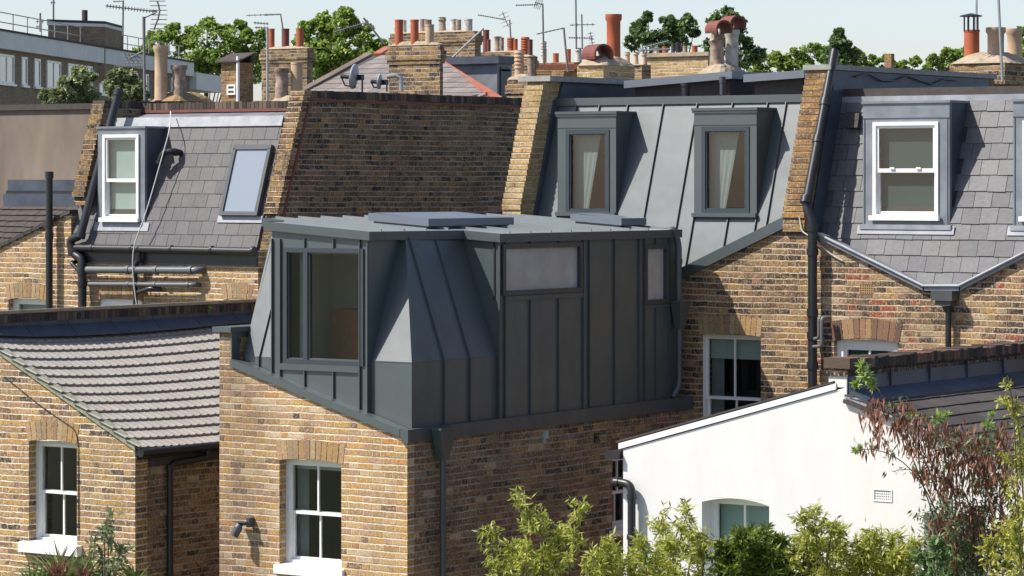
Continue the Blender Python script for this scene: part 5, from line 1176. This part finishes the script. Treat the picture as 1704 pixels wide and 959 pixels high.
# --- small brown brick tower with tiled top
def body(root, Z, L, C, Rr, yt, mat, name='wall'):
    near = ond(C, yt, Z); s = F / Z; lu = (C - L) / (math.cos(TH) * s); lv = (Rr - C) / (math.sin(TH) * s)
    m = MB(); m.box(near.x - lu, near.x, near.y, near.y + lv, 0, near.z); o = mk(m, name, mat, root); return o, (near.x - lu, near.x, near.y, near.y + lv, near.z)
BT_ = thing('brick_tower', 'small square brown brick rooftop tower with mossy tiled cap and white pipe', 'tower', ond(400, 300, 96) - UP * 9)
_, bx = body(BT_, 96, 366, 398, 419, 104, B_ORG)
m = MB(); x0, x1, y0, y1, z = bx; m.prism([(x0 - .1, y0 - .15, z), (x1 + .12, y0 - .15, z), (x1 + .12, y0 + .6, z + .26), (x0 - .1, y0 + .6, z + .26)], (0, 0, .05)); m.box(x0, x1, y0 + .55, y1, z, z + .26); mk(m, 'tiled_cap', M_TILED, BT_)
f9 = FV(y0); wq = h2(f9, 379, 393, 141, 158, (onv, y0)); m = MB(); f9.ring(m, *wq, .05, -.05, .02); f9.box(m, wq[0], wq[1], (wq[2] + wq[3]) / 2 - .03, (wq[2] + wq[3]) / 2 + .03, -.04, .02); ww = mk(m, 'window', M_WHITE, BT_)
m = MB(); f9.box(m, wq[0] + .03, wq[1] - .03, wq[2] + .03, wq[3] - .03, -.02, .0); mk(m, 'pane', M_GLASSD, ww)
q = onv(396, 94, y0 - .08); pipe(BT_, [q, (q.x, q.y, q.z - 2)], .05, M_WHITE, 'pipe')
# --- houses behind with their stacks
def far_house(label, Z, L, C, Rr, yt, wall, loc=None, name='terraced_house', cat='house', group='houses glimpsed behind the front row'):
    r = thing(name, label, cat, ond(C, HZ, Z) - UP * 9, group); w_, bx = body(r, Z, L, C, Rr, yt, wall); return r, bx
O_, T2, BU, GB, PP = M_TERRA, M_TERRA2, M_BUFF, M_BUFFG, M_PALEP
def chim(label, Z, L, C, Rr, yt, mat, pots, ybody=205, wall=None, corbel=True, hh=.1, axis=None, hmat=None):
    r = thing('terraced_house', label, 'house', ond(C, HZ, Z) - UP * 9, 'houses glimpsed behind the front row')
    near = ond(C, ybody, Z + 1.0); yb_ = ybody; m = MB(); m.box(near.x - 3.6, near.x + .8, near.y - .6, near.y + 5, 0, near.z - .3); mk(m, 'wall', wall or B_DIM, r)
    m = MB(); m.prism([(near.x - 3.6, near.y - .8, near.z - .35), (near.x - 3.6, near.y + 5.2, near.z - .35), (near.x - 3.6, near.y + 2.2, near.z + .5)], (4.4, 0, 0)); mk(m, 'roof', M_SLATE3, r)
    chimney(r, Z, L, C, Rr, yt, ybody + 10, mat, pots, corbel, hmat, hh, axis=axis); return r
chim('house behind with stock brick chimney carrying three thin orange-red pots', 75, 431, 511, 520, 80, B_STACK, [(452, 48, 11, 'plain', O_), (475, 48, 14, 'plain', T2), (499, 48, 14, 'plain', O_)], 205, hh=.06)
HG = thing('terraced_house', 'house behind with grey tiled hipped roof, red hip tiles and chimney with two orange pots', 'house', ond(660, HZ, 62) - UP * 9, 'houses glimpsed behind the front row')
R1, R2, E1, E2 = ond(615, 93, 62), ond(728, 104, 60.4), ond(452, 182, 60), ond(852, 182, 55); E3 = E1 + Vector((1.4, 8, 0)); E4 = ond(838, 182, 66); E4.z = E2.z
m = MB(); m.f = [(0, 1, 2, 3), (1, 4, 2), (0, 3, 5), (3, 2, 4, 5)]; m.v = [E1, E2, R2, R1, E4, E3]; mk(m, 'roof', M_FELT, HG)
fg = Fr(E1, (E2 - E1), ((R1 - E1) - (E2 - E1).normalized() * (R1 - E1).dot((E2 - E1).normalized())))
q1, q2, q3, q4 = fg.xy(E1), fg.xy(E2), fg.xy(R2), fg.xy(R1)
mk(slates(fg, q1[0], q2[0], 0, max(q3[1], q4[1]), .33, .26, [above(q1, q4)[:2] + (above(q1, q4)[2],)] and [(-above(q1, q4)[0], -above(q1, q4)[1], -above(q1, q4)[2]), (-above(q3, q2)[0], -above(q3, q2)[1], -above(q3, q2)[2])], lift=.016, jit=.002), 'roof_tiles', M_SLATEF, HG)
m = MB(); m.tube([E1, R1], .09, 6); m.tube([R1, R1 * .3 + E2 * .7], .09, 6) if False else None; mk(m, 'hip_tiles', M_STUCCO, HG, True)
m = MB(); m.bar(R2 - UP * .0, E2 - UP * .0, .16, .12); mk(m, 'red_hip_tiles', M_REDT, HG); m = MB(); m.bar(ond(627, 94, 64), ond(646, 82, 66), .16, .12); mk(m, 'red_hip_tiles', M_REDT, HG)
m = MB(); m.box(min(E1.x, E3.x), E2.x, E1.y + .1, E4.y, 0, E1.z - .02); mk(m, 'wall', B_DIM, HG)
chimney(HG, 56, 645, 732, 737, 74, 170, B_STACK, [(664, 33, 15, 'plain', O_), (690, 33, 15, 'plain', O_), (715, 41, 16, 'plain', BU)], True, hh=.07)
chim('house behind with a long soot-stained chimney crowned by a crowd of pale pots', 80, 647, 790, 800, 52, B_STACK, [(662, 33, 15, 'plain', PP), (672, 34, 10, 'plain', PP), (688, 33, 16, 'plain', PP), (704, 32, 12, 'plain', GB), (712, 33, 14, 'plain', GB), (736, 29, 14, 'taper', GB), (755, 32, 13, 'plain', PP), (763, 33, 10, 'plain', GB), (779, 32, 16, 'plain', PP)], 205, hh=.05)
chim('house behind with low wide chimney, one tall maroon pot and several red and brown ones', 92, 800, 868, 880, 86, B_STACK, [(807, 50, 12, 'plain', T2), (813, 66, 8, 'plain', T2), (828, 61, 12, 'barrel', GB), (835, 63, 8, 'plain', GB), (850, 63, 13, 'ribbed', O_), (858, 65, 8, 'plain', O_)], 205, hh=.04)
chim('house behind with dark narrow chimney holding red ribbed pots', 84, 856, 882, 893, 94, B_STACK, [(874, 62, 15, 'ribbed', O_), (882, 66, 10, 'plain', T2)], 205, hh=.06)
chim('house behind with a nearer stack of two weathered pots beside the yellow party wall', 58, 846, 880, 895, 132, B_STACK, [(864, 84, 17, 'ribbed', BU), (884, 99, 13, 'plain', GB)], 205, hh=.10)
chim('far house with a row of small assorted pots behind a red-topped parapet', 100, 893, 955, 975, 104, B_ORG, [(899, 69, 10, 'ribbed', PP), (906, 82, 8, 'plain', GB), (925, 89, 11, 'plain', O_), (946, 82, 9, 'plain', O_), (963, 80, 12, 'taper', PP), (973, 92, 9, 'plain', M_PLASTIC)], 205, hh=.02)
chim('far house with a low wall of three small buff pots beside the tall terracotta pot', 70, 1030, 1068, 1084, 108, B_STACK, [(1044, 87, 10, 'taper', BU), (1058, 87, 10, 'taper', BU), (1072, 89, 10, 'taper', BU)], 205, corbel=False, hh=.03)
rY, by = far_house('house behind with a long yellow brick parapet and tiny pots along its top', 74, 1078, 1178, 1182, 93, B_NEW)
m = MB(); x0, x1, y0, y1, z = by; m.box(x0 - .05, x1 + .05, y0 - .06, y1 + .06, z, z + .09); mk(m, 'coping', M_HAUNCH, rY)
for px, yt_, wp, mt in ((1093, 80, 8, BU), (1107, 79, 10, O_), (1120, 76, 7, M_PLASTIC), (1129, 72, 9, M_BLACK), (1140, 79, 8, GB), (1156, 79, 10, O_)):
    P = onv(px, 90, (y0 + y1) / 2); P.z = z + .08; pot(rY, P, (92 - yt_) / (F / 74) * .9, wp / (F / 74) / 2, 'plain', mt)
m = MB(); P = ond(925, 110, 90); a, b = ond(893, 116, 90), ond(960, 115, 90)
RP = thing('terraced_house', 'far house end with red tiled parapet strip left of the yellow chimney', 'house', ond(925, HZ, 90) - UP * 9, 'houses glimpsed behind the front row')
m.obox(a, b - a, (0, .4, 0), (0, 0, .14)); mk(m, 'red_parapet_tiles', M_REDT, RP); m = MB(); m.box(a.x, b.x, b.y + .1, b.y + 4, 0, a.z - .02); mk(m, 'wall', B_ORG, RP)
# lead-clad rooftop room
LD = thing('rooftop_room', 'lead-clad rooftop room with flat top and dark glazed side between the chimneys', 'dormer', ond(826, HZ, 61) - UP * 9)
_, bl = body(LD, 61, 737, 827, 852, 106, M_LEAD)
m = MB(); x0, x1, y0, y1, z = bl; m.box(x0 - .1, x1 + .12, y0 - .12, y1 + .1, z, z + .14); mk(m, 'flat_roof', M_LEADD, LD)
fq = FU(x1 + .003); m = MB()
for k in range(5): yy = y0 + .12 + (y1 - y0 - .24) * k / 4; fq.box(m, yy - .03, yy + .03, z - 1.5, z - .1, -.03, .0)
fq.box(m, y0 + .1, y1 - .1, z - .14, z - .06, -.03, 0); wf = mk(m, 'window_frame', M_PLASTIC, LD)
m = MB(); fq.box(m, y0 + .12, y1 - .12, z - 1.5, z - .12, -.01, -.002); mk(m, 'pane', M_RWGL, LD)
m = MB(); q = ond(1523, 0, 0) if False else ond(1480, 106, 100); m.box(q.x - .12, q.x + .12, q.y - .1, q.y + .1, 5, q.z + .3); solo(m, 'brick_finial', B_ORG, 'tiny brick turret top poking over the grey coping among the skyline trees', 'turret', Vector((q.x, q.y, 5)))
# --- satellite dishes on the party wall
def dish(px, py, rpx, Z, face, label, arm=True):
    P = ond(px, py, Z); s = F / Z; r = rpx / s; ax = Vector(face).normalized(); root = thing('satellite_dish', label, 'satellite dish', P - UP * r * 1.15, 'satellite dishes on the tall party wall')
    m = MB(); prof = [(r * t, .22 * r * t * t) for t in (0.02, .25, .5, .75, 1)]; prof += [(r * t, .22 * r * t * t - .02) for t in (1, .75, .5, .25, .02)]; m.lathe(P, prof, 26, ax); mk(m, 'reflector', M_PLASTIC if not arm else M_STEELG, root, True)
    m = MB(); m.tube([P - ax * .02, P - ax * .10 - UP * .03, P - UP * r * 1.2 - ax * .10], .014, 8); m.box(P.x + .01, P.x + .10, P.y - .0, P.y + .07, P.z - .05, P.z + .03); mk(m, 'mount', M_BLACK, root, True)
    m = MB(); lnb = P + ax * r * 1.25 - UP * r * .1; m.tube([P - UP * r * .8, P - UP * r * .8 + ax * r * .9, lnb], .013, 6); m.tube([lnb, lnb - ax * .12], .03, 8); mk(m, 'feed_arm', M_BLACK, root, True)
M_STEELG = plain('grey_dish_paint', (.34, .37, .39), .5, .1, (4, 0), .2, 0)
dish(592, 128, 21, 46.8, (-.86, -.30, .12), 'pale grey satellite dish seen nearly edge-on, left one on the party wall')
dish(633, 136, 13, 48.5, (-.85, -.35, .1), 'smaller dark satellite dish just left of the brick chimney')
m = MB(); pts = [ond(644, 128, 47.5), ond(658, 126, 47.5), ond(667, 130, 47.5), ond(668, 152, 47.5)]; pts = [pts[0], pts[1], pts[2], pts[3]]
m.tube(pts, .035, 10); solo(m, 'vent_pipe', M_STEEL, 'bent galvanised pipe hooking over the party wall in front of the chimney', 'pipe', pts[-1], None, True)
# --- aerials
def yagi(m, A, Bp, n, el, r=.008, elr=.006, vert=False):
    A, Bp = Vector(A), Vector(Bp); m.tube([A, Bp], r, 5); d = (Bp - A).normalized(); e = UP if vert else d.cross(UP).normalized()
    for k in range(n):
        c = A + (Bp - A) * (k + .5) / n; l = el * (1 - .25 * k / n); m.tube([c - e * l / 2, c + e * l / 2], elr, 4)
def aerial(label, Z, mast, yagis, r=.018, mat=None, bend=None, flat=True):
    P = [ond(x, y, Z) for x, y in mast]; m = MB(); m.tube(P, r, 6)
    for (xa, ya, xb, yb, n, elpx, dz) in yagis:
        s = F / Z; a, b = ond(xa, ya, Z), ond(xb, yb, Z + dz); m.tube([a, b], r * .55, 5)
        for k in range(n):
            c = a + (b - a) * (k + .5) / n; l = elpx / s; d = (b - a).normalized(); e = (UP - d * d.z).normalized(); m.tube([c - e * l / 2, c + e * l / 2], r * .38, 4)
    return solo(m, 'tv_aerial', mat or M_ALU, label, 'aerial', P[0], 'television aerials on the roofs')
aerial('tall aerial with a long beaded boom and ladder reflector beside the tall buff pot', 48, [(241, 168), (239, 28)], [(176, 10, 262, 20, 17, 7, 0), (190, 111, 240, 111, 12, 5, .0)], .022)
m = MB(); Z_ = 48
pts = [ond(x, y, Z_) for x, y in ((262, 2), (266, 18), (263, 32), (256, 50))]; m.tube(pts, .014, 5)
for k in range(7): t = k / 6; c = ond(262 + 3 * math.sin(t * 3), 2 + 46 * t, Z_); m.tube([c - RT * .12, c + RT * .12], .007, 4)
m.tube([ond(240, 30, Z_), ond(258, 22, Z_)], .012, 5); m.tube([ond(241, 84, Z_), ond(214, 98, Z_)], .012, 5); m.tube([ond(241, 28, Z_), ond(241, 86, Z_)], .012, 5)
for k in range(4):
    m.tube([ond(207 + k * 6, 88 + (k % 2), Z_), ond(216 + k * 8, 106, Z_)], .006, 4); m.tube([ond(206, 90 + 5 * k, Z_), ond(236, 90 + 5 * k, Z_)], .006, 4)
solo(m, 'tv_aerial', M_ALU, 'curved rack of short rods clamped to the mast of the tallest aerial', 'aerial', pts[0], 'television aerials on the roofs')
aerial('thin crossed aerial on the roof of the flats beside the plant room', 168, [(204, 82), (205, 1)], [(188, 3, 206, 2, 4, 3, 0)], .05)
aerial('short weather-vane like mast on top of the plant room', 166, [(89, 33), (89, 0)], [(84, 5, 92, 4, 2, 6, 0)], .05)
aerial('small aerial cluster at the left end of the flats roof', 158, [(67, 53), (67, 22)], [(60, 36, 73, 36, 3, 8, 0), (60, 45, 70, 44, 3, 5, 0)], .05)
aerial('slim pole aerial left of the three orange-red pots', 72, [(445, 168), (445, 47)], [(422, 38, 447, 40, 5, 5, 0), (424, 46, 447, 47, 5, 5, 0)], .03, M_STEEL)
aerial('bent wire aerial rising from between the three orange-red pots', 74, [(471, 50), (467, 24), (440, 25)], [(410, 26, 467, 24, 6, 4, 0)], .02)
aerial('leaning yagi aerial on a slanting pole in front of the plane tree', 66, [(640, 74), (605, 30)], [(555, 54, 614, 36, 15, 9, 0)], .02)
aerial('slanting pale pole with a tiny dish against the sooty long chimney', 70, [(752, 97), (805, 47)], [(750, 78, 756, 80, 2, 10, 0)], .022, M_STEEL)
aerial('aerial with sparse rods left of the tall mast cluster', 90, [(850, 64), (848, 33)], [(795, 25, 840, 33, 12, 3, 0), (836, 20, 846, 45, 4, 16, 0)], .024)
aerial('taller aerial with vertical fan of rods above the ribbed pots', 82, [(905, 108), (903, 6)], [(858, 9, 895, 8, 10, 3, 0), (890, 4, 902, 8, 4, 20, 0)], .026)
aerial('slanted rusty mast with long thin boom left of the clay cowl', 66, [(945, 120), (938, 46)], [(893, 57, 938, 47, 7, 3, 0)], .024)
aerial('tallest plain mast reaching out of the top of the picture', 88, [(959, 82), (958, -12)], [], .026)
aerial('mast with two crossed yagis beside the tallest plain mast', 88, [(969, 82), (968, 24)], [(948, 42, 990, 41, 5, 5, 0), (946, 63, 987, 64, 10, 4, 0), (982, 53, 986, 74, 4, 9, 0)], .024)
aerial('flat lying yagi with many pale rods above the yellow brick parapet', 73, [(1062, 90), (1066, 84), (1113, 82)], [(1060, 82, 1113, 68, 14, 7, 0), (1062, 86, 1096, 80, 8, 6, 0)], .02, M_STEEL)
aerial('straight grey mast in front of the big right chimney', 47.5, [(1668, 135), (1661, -12)], [], .022, M_STEEL)
aerial('second straight mast behind the red pot with the bird guard', 50, [(1625, 100), (1625, -12)], [], .018, M_STEEL)
# ================================================================== garden plants in front
def bez(a, b, c, n=10): return [a * (1 - t) ** 2 + b * 2 * t * (1 - t) + c * t * t for t in [k / n for k in range(n + 1)]]
def spray(root_name, label, Z, stems, mat, leaf=.085, wf=.2, per=60, group=None, cat='shrub', spread=.15, base_px=None, stemmat=None, extra=None, droop=.3, twig=9):
    """stems: (px_base, px_mid, py_mid, px_tip, py_tip, density)"""
    s = F / Z; mb = MB(); Vs = []; bp = base_px or stems[0][0]; root = thing(root_name, label, cat, Vector((*ond(bp, 900, Z).xy, 0)), group)
    for st in stems:
        b0, mx, my, tx, ty = st[:5]; dn = st[5] if len(st) > 5 else 1; dz = random.uniform(-.35, .35)
        a, m_, c = ond(b0, 1060, Z + dz), ond(mx, my, Z + dz), ond(tx, ty, Z + dz * 1.3); gb = Vector((root.location.x + (a.x - root.location.x) * .3, root.location.y + (a.y - root.location.y) * .3, 0))
        pts = bez(a, m_ * 1.0 + (m_ - (a + c) / 2) * .6, c, 14); mb.tube([gb, (gb + a) / 2 + Vector((.03, 0, 0))] + pts, .011, 5, .003)
        nt_ = max(2, int(twig * dn * 1.15))
        for k in range(nt_):
            t = .12 + .86 * (k + random.random()) / nt_; i = min(13, int(t * 14)); p = pts[i] + (pts[i + 1] - pts[i]) * random.random()
            d = Vector((random.gauss(0, 1), random.gauss(0, 1), random.uniform(-.1, .9))).normalized(); L = spread * (1.25 - t * .75) * random.uniform(.6, 1.5); e = p + d * L; mb.tube([p, (p + e) / 2 + UP * .01, e], .0035, 4, .0015)
            n = int(2.4 * per * random.uniform(.7, 1.3) * (1.15 - .5 * t)); tt = rng.uniform(0, 1.05, n)[:, None]; P0 = np.array(p)[None, :] * (1 - tt) + np.array(e)[None, :] * tt + rng.normal(size=(n, 3)) * spread * .16
            D = np.array(d)[None, :] * .5 + rng.normal(size=(n, 3)) * .75 + np.array([0, 0, -droop]); S = leaf * rng.uniform(.5, 1.2, n); D = unit(D)
            Vs.append(leafquads(P0 + D * S[:, None] * .5, D, S, wf, .4))
    quads_obj('foliage', np.concatenate(Vs), 4, mat, root); mk(mb, 'stems', stemmat or M_BARK, root, True)
    if extra: extra(root, Z, s)
    return root
GB_ = 'bamboo clumps along the garden front'
spray('bamboo', 'airy bamboo spray at the foot of the shaded side wall, left of the black downpipe', 29.5, [(850, 880, 900, 872, 832, .8), (830, 830, 920, 822, 872, .4), (900, 905, 910, 888, 845, .7), (905, 930, 895, 950, 905, .9), (940, 950, 900, 985, 838, .7), (960, 985, 930, 1010, 905, 1), (880, 870, 940, 850, 910, 1), (860, 840, 950, 812, 935, .7), (920, 915, 950, 910, 915, 1.1), (1000, 1010, 950, 1022, 925, 1)], L_BAM, .078, .24, 26, GB_, twig=12)
spray('bamboo', 'bushy bamboo clump in front of the left end of the white wall', 29.2, [(1090, 1105, 910, 1100, 868, .9), (1110, 1130, 900, 1148, 848, .9), (1130, 1150, 920, 1165, 888, .9), (1080, 1075, 930, 1070, 905, .8), (1160, 1170, 940, 1180, 900, 1), (1060, 1050, 950, 1045, 935, .8), (1120, 1120, 940, 1120, 900, 1.3), (1095, 1090, 950, 1088, 925, 1.2)], L_BAM, .078, .24, 28, GB_, twig=13)
spray('bamboo', 'dense dark green bamboo mound under the white building window', 29.0, [(1230, 1235, 930, 1240, 893, 1.4), (1260, 1262, 920, 1262, 890, 1.4), (1290, 1290, 930, 1292, 902, 1.4), (1210, 1208, 945, 1205, 912, 1.4), (1310, 1312, 945, 1312, 922, 1.3), (1250, 1250, 945, 1250, 918, 1.6), (1275, 1275, 945, 1275, 915, 1.6), (1230, 1228, 950, 1226, 925, 1.5)], L_BAMD, .085, .26, 40, GB_, twig=14, spread=.15)
spray('bamboo', 'tall feathery bamboo in front of the corner line of the white wall', 29.0, [(1345, 1345, 910, 1330, 855, .9), (1360, 1360, 900, 1352, 850, .9), (1370, 1378, 915, 1390, 872, .9), (1350, 1340, 930, 1322, 905, .9), (1380, 1390, 930, 1402, 895, .8), (1360, 1360, 945, 1360, 900, 1.4), (1345, 1345, 950, 1340, 925, 1.3)], L_BAM, .078, .24, 28, GB_, twig=13)
spray('bamboo', 'spreading bamboo clump below the small white air vent', 29.2, [(1440, 1440, 930, 1425, 900, 1), (1455, 1458, 920, 1452, 888, 1), (1470, 1480, 925, 1488, 893, 1), (1490, 1500, 930, 1520, 905, .9), (1420, 1412, 945, 1400, 925, 1), (1500, 1515, 945, 1535, 930, .9), (1460, 1460, 945, 1460, 915, 1.5), (1440, 1440, 950, 1436, 930, 1.4), (1485, 1485, 950, 1490, 925, 1.4)], L_BAM, .078, .24, 28, GB_, twig=13)
# tree with russet pods
def pods(root, Z, s):
    Vs = []; boxes = [(1462, 690, 24, 22), (1478, 715, 26, 24), (1505, 705, 22, 26), (1530, 730, 26, 30), (1548, 765, 30, 34), (1570, 740, 26, 30), (1592, 770, 28, 30), (1620, 745, 26, 34), (1645, 770, 30, 36), (1665, 740, 18, 30), (1610, 800, 32, 28), (1650, 820, 26, 28), (1560, 800, 24, 24), (1590, 850, 30, 30), (1640, 870, 34, 30), (1570, 890, 26, 26), (1440, 748, 22, 8), (1470, 752, 16, 10), (1680, 800, 22, 40), (1600, 910, 40, 30), (1660, 920, 30, 30), (1690, 880, 20, 30)]
    for (px, py, wx, wy) in boxes:
        n = int(wx * wy / 21)
        for _ in range(n):
            x, y = px + random.uniform(-wx, wx), py + random.uniform(-wy, wy)
            c = ond(x, y, Z + random.uniform(-.5, .5)); k = random.randint(2, 5)
            for _ in range(k):
                q = np.array(c) + rng.normal(size=3) * .03; D = np.array([random.gauss(0, .28), random.gauss(0, .28), -1.0]); L = random.uniform(.06, .13)
                Vs.append(leafquads(q[None, :], D[None, :], np.array([L]), .20, 0))
    quads_obj('seed_pods', np.concatenate(Vs), 4, L_BROWN, root)
    Vs = []
    for (px, py, r) in [(1435, 610, 14), (1440, 626, 18), (1425, 640, 12), (1452, 640, 14), (1424, 750, 10), (1432, 746, 8), (1562, 698, 17), (1575, 690, 10), (1645, 710, 14), (1650, 690, 8), (1660, 722, 10), (1520, 690, 8)]:
        n = 46; Vs = []; c = np.array(ond(px, py, Z)); D = rng.normal(size=(n, 3)) + np.array([0, 0, .5]); D = unit(D); S = r / s * rng.uniform(.7, 1.3, n); quads_obj('bright_shoot', leafquads(c + D * S[:, None] * .5, D, S, .24, .4), 4, L_LIME, root)
spray('acacia_tree', 'tall shrub with hanging russet seed pods and lime shoots in front of the white wall', 28.5,
      [(1600, 1540, 800, 1440, 615, .5), (1600, 1550, 800, 1432, 748, .5), (1605, 1560, 790, 1470, 680, .6), (1610, 1590, 800, 1535, 690, .8), (1615, 1600, 830, 1565, 700, .8), (1620, 1620, 820, 1610, 725, 1), (1625, 1640, 820, 1648, 712, 1), (1640, 1665, 840, 1690, 770, 1), (1600, 1570, 900, 1530, 860, 1), (1600, 1590, 900, 1570, 830, 1.1), (1620, 1630, 900, 1640, 830, 1.2), (1650, 1680, 900, 1704, 850, 1.2), (1590, 1560, 930, 1540, 900, 1), (1610, 1620, 940, 1620, 880, 1.2), (1660, 1670, 940, 1690, 890, 1.2)],
      L_GREY, .06, .32, 12, None, 'shrub', .20, 1610, extra=pods, twig=14)
spray('golden_shrub', 'golden-leaved shrub branch entering at the right edge', 27.5, [(1720, 1705, 850, 1690, 650, .8), (1715, 1700, 760, 1668, 655, .7), (1712, 1700, 900, 1680, 780, .7), (1690, 1680, 930, 1660, 885, .8), (1710, 1700, 940, 1690, 880, 1), (1650, 1650, 950, 1645, 900, .7), (1700, 1690, 720, 1676, 625, .4)], L_YEL, .06, .34, 24, None, 'shrub', .14, 1700, twig=12)
spray('laurel_bush', 'small dark leafy bush at the bottom right in front of the white wall', 28.0, [(1560, 1560, 940, 1555, 900, 1), (1580, 1585, 945, 1590, 905, 1), (1545, 1540, 950, 1536, 925, 1)], L_DARK, .07, .4, 22, None, 'shrub', .13, 1565, twig=12)
# lower-left: spiky plant, leafy stem
m = MB(); root = thing('cordyline', 'spiky green cordyline with brown dead leaves at its heart, below the left window', 'plant', Vector((*ond(100, 900, 31.5).xy, 0)))
Vs = []
def blades(cx, cy, n, Lpx, Z, a0, a1, w=.035):
    out = []
    for k in range(n):
        ang = R(random.uniform(a0, a1)); L = Lpx * random.uniform(.6, 1.15) / (F / Z); c = np.array(ond(cx + random.uniform(-10, 10), cy + random.uniform(-4, 6), Z)); tow = random.uniform(-.5, .5)
        d = np.array(RT) * math.cos(ang) + np.array([0, 0, 1.]) * math.sin(ang) + np.array(FW) * tow; d /= np.linalg.norm(d); sdv = np.cross(d, np.array(FW) + rng.normal(size=3) * .3); sdv /= np.linalg.norm(sdv); b = random.uniform(.1, .35)
        prev = c; pw = w
        for j in range(4):
            t1 = (j + 1) / 4; nx = c + d * L * t1 + np.array([0, 0, -1]) * b * L * t1 * t1; nw = w * (1 - t1) + .001
            out += [prev - sdv * pw / 2, prev + sdv * pw / 2, nx + sdv * nw / 2, nx - sdv * nw / 2]; prev = nx; pw = nw
    return np.array(out)
quads_obj('leaves', np.concatenate([blades(100, 968, 60, 95, 31.5, 5, 175), blades(150, 965, 34, 70, 31.3, 20, 160), blades(222, 975, 22, 60, 31.2, 45, 135), blades(60, 975, 20, 60, 31.4, 30, 160)]), 4, L_SPIKE, root)
quads_obj('dead_leaves', np.concatenate([blades(96, 965, 50, 52, 31.3, 55, 125, .012), blades(140, 965, 40, 42, 31.1, 60, 120, .012)]), 4, L_BROWN, root)
mb = MB(); mb.tube([root.location, Vector(ond(100, 970, 31.5))], .06, 8); mk(mb, 'stem', M_BARK, root, True)
spray('young_tree', 'slender young plant with grey-green leaves climbing in front of the left brick corner', 31.0, [(178, 182, 930, 176, 868, 1.0), (178, 170, 930, 160, 905, .5), (180, 195, 930, 212, 905, .6), (178, 190, 945, 205, 925, .6), (178, 172, 900, 184, 858, .5)], L_GREY, .10, .36, 9, None, 'plant', .12, 178, twig=8)
spray('weed', 'tuft of yellow-green weed rooted on the sooty parapet of the tiled wing', 43.0, [(346, 346, 512, 346, 508, .5)], L_BAM, .05, .4, 16, None, 'plant', .05, 346, twig=4) if False else None
Pw = onu(346, 514, -6.97); n = 40; D = unit(rng.normal(size=(n, 3)) + np.array([0, 0, .8]))
o = quads_obj('weed', leafquads(np.array(Pw) + D * .05, D, rng.uniform(.05, .12, n), .4, .3), 4, L_LIME, None, Pw); tag(o, 'tuft of yellow-green weed rooted on the sooty parapet of the tiled wing', 'plant')
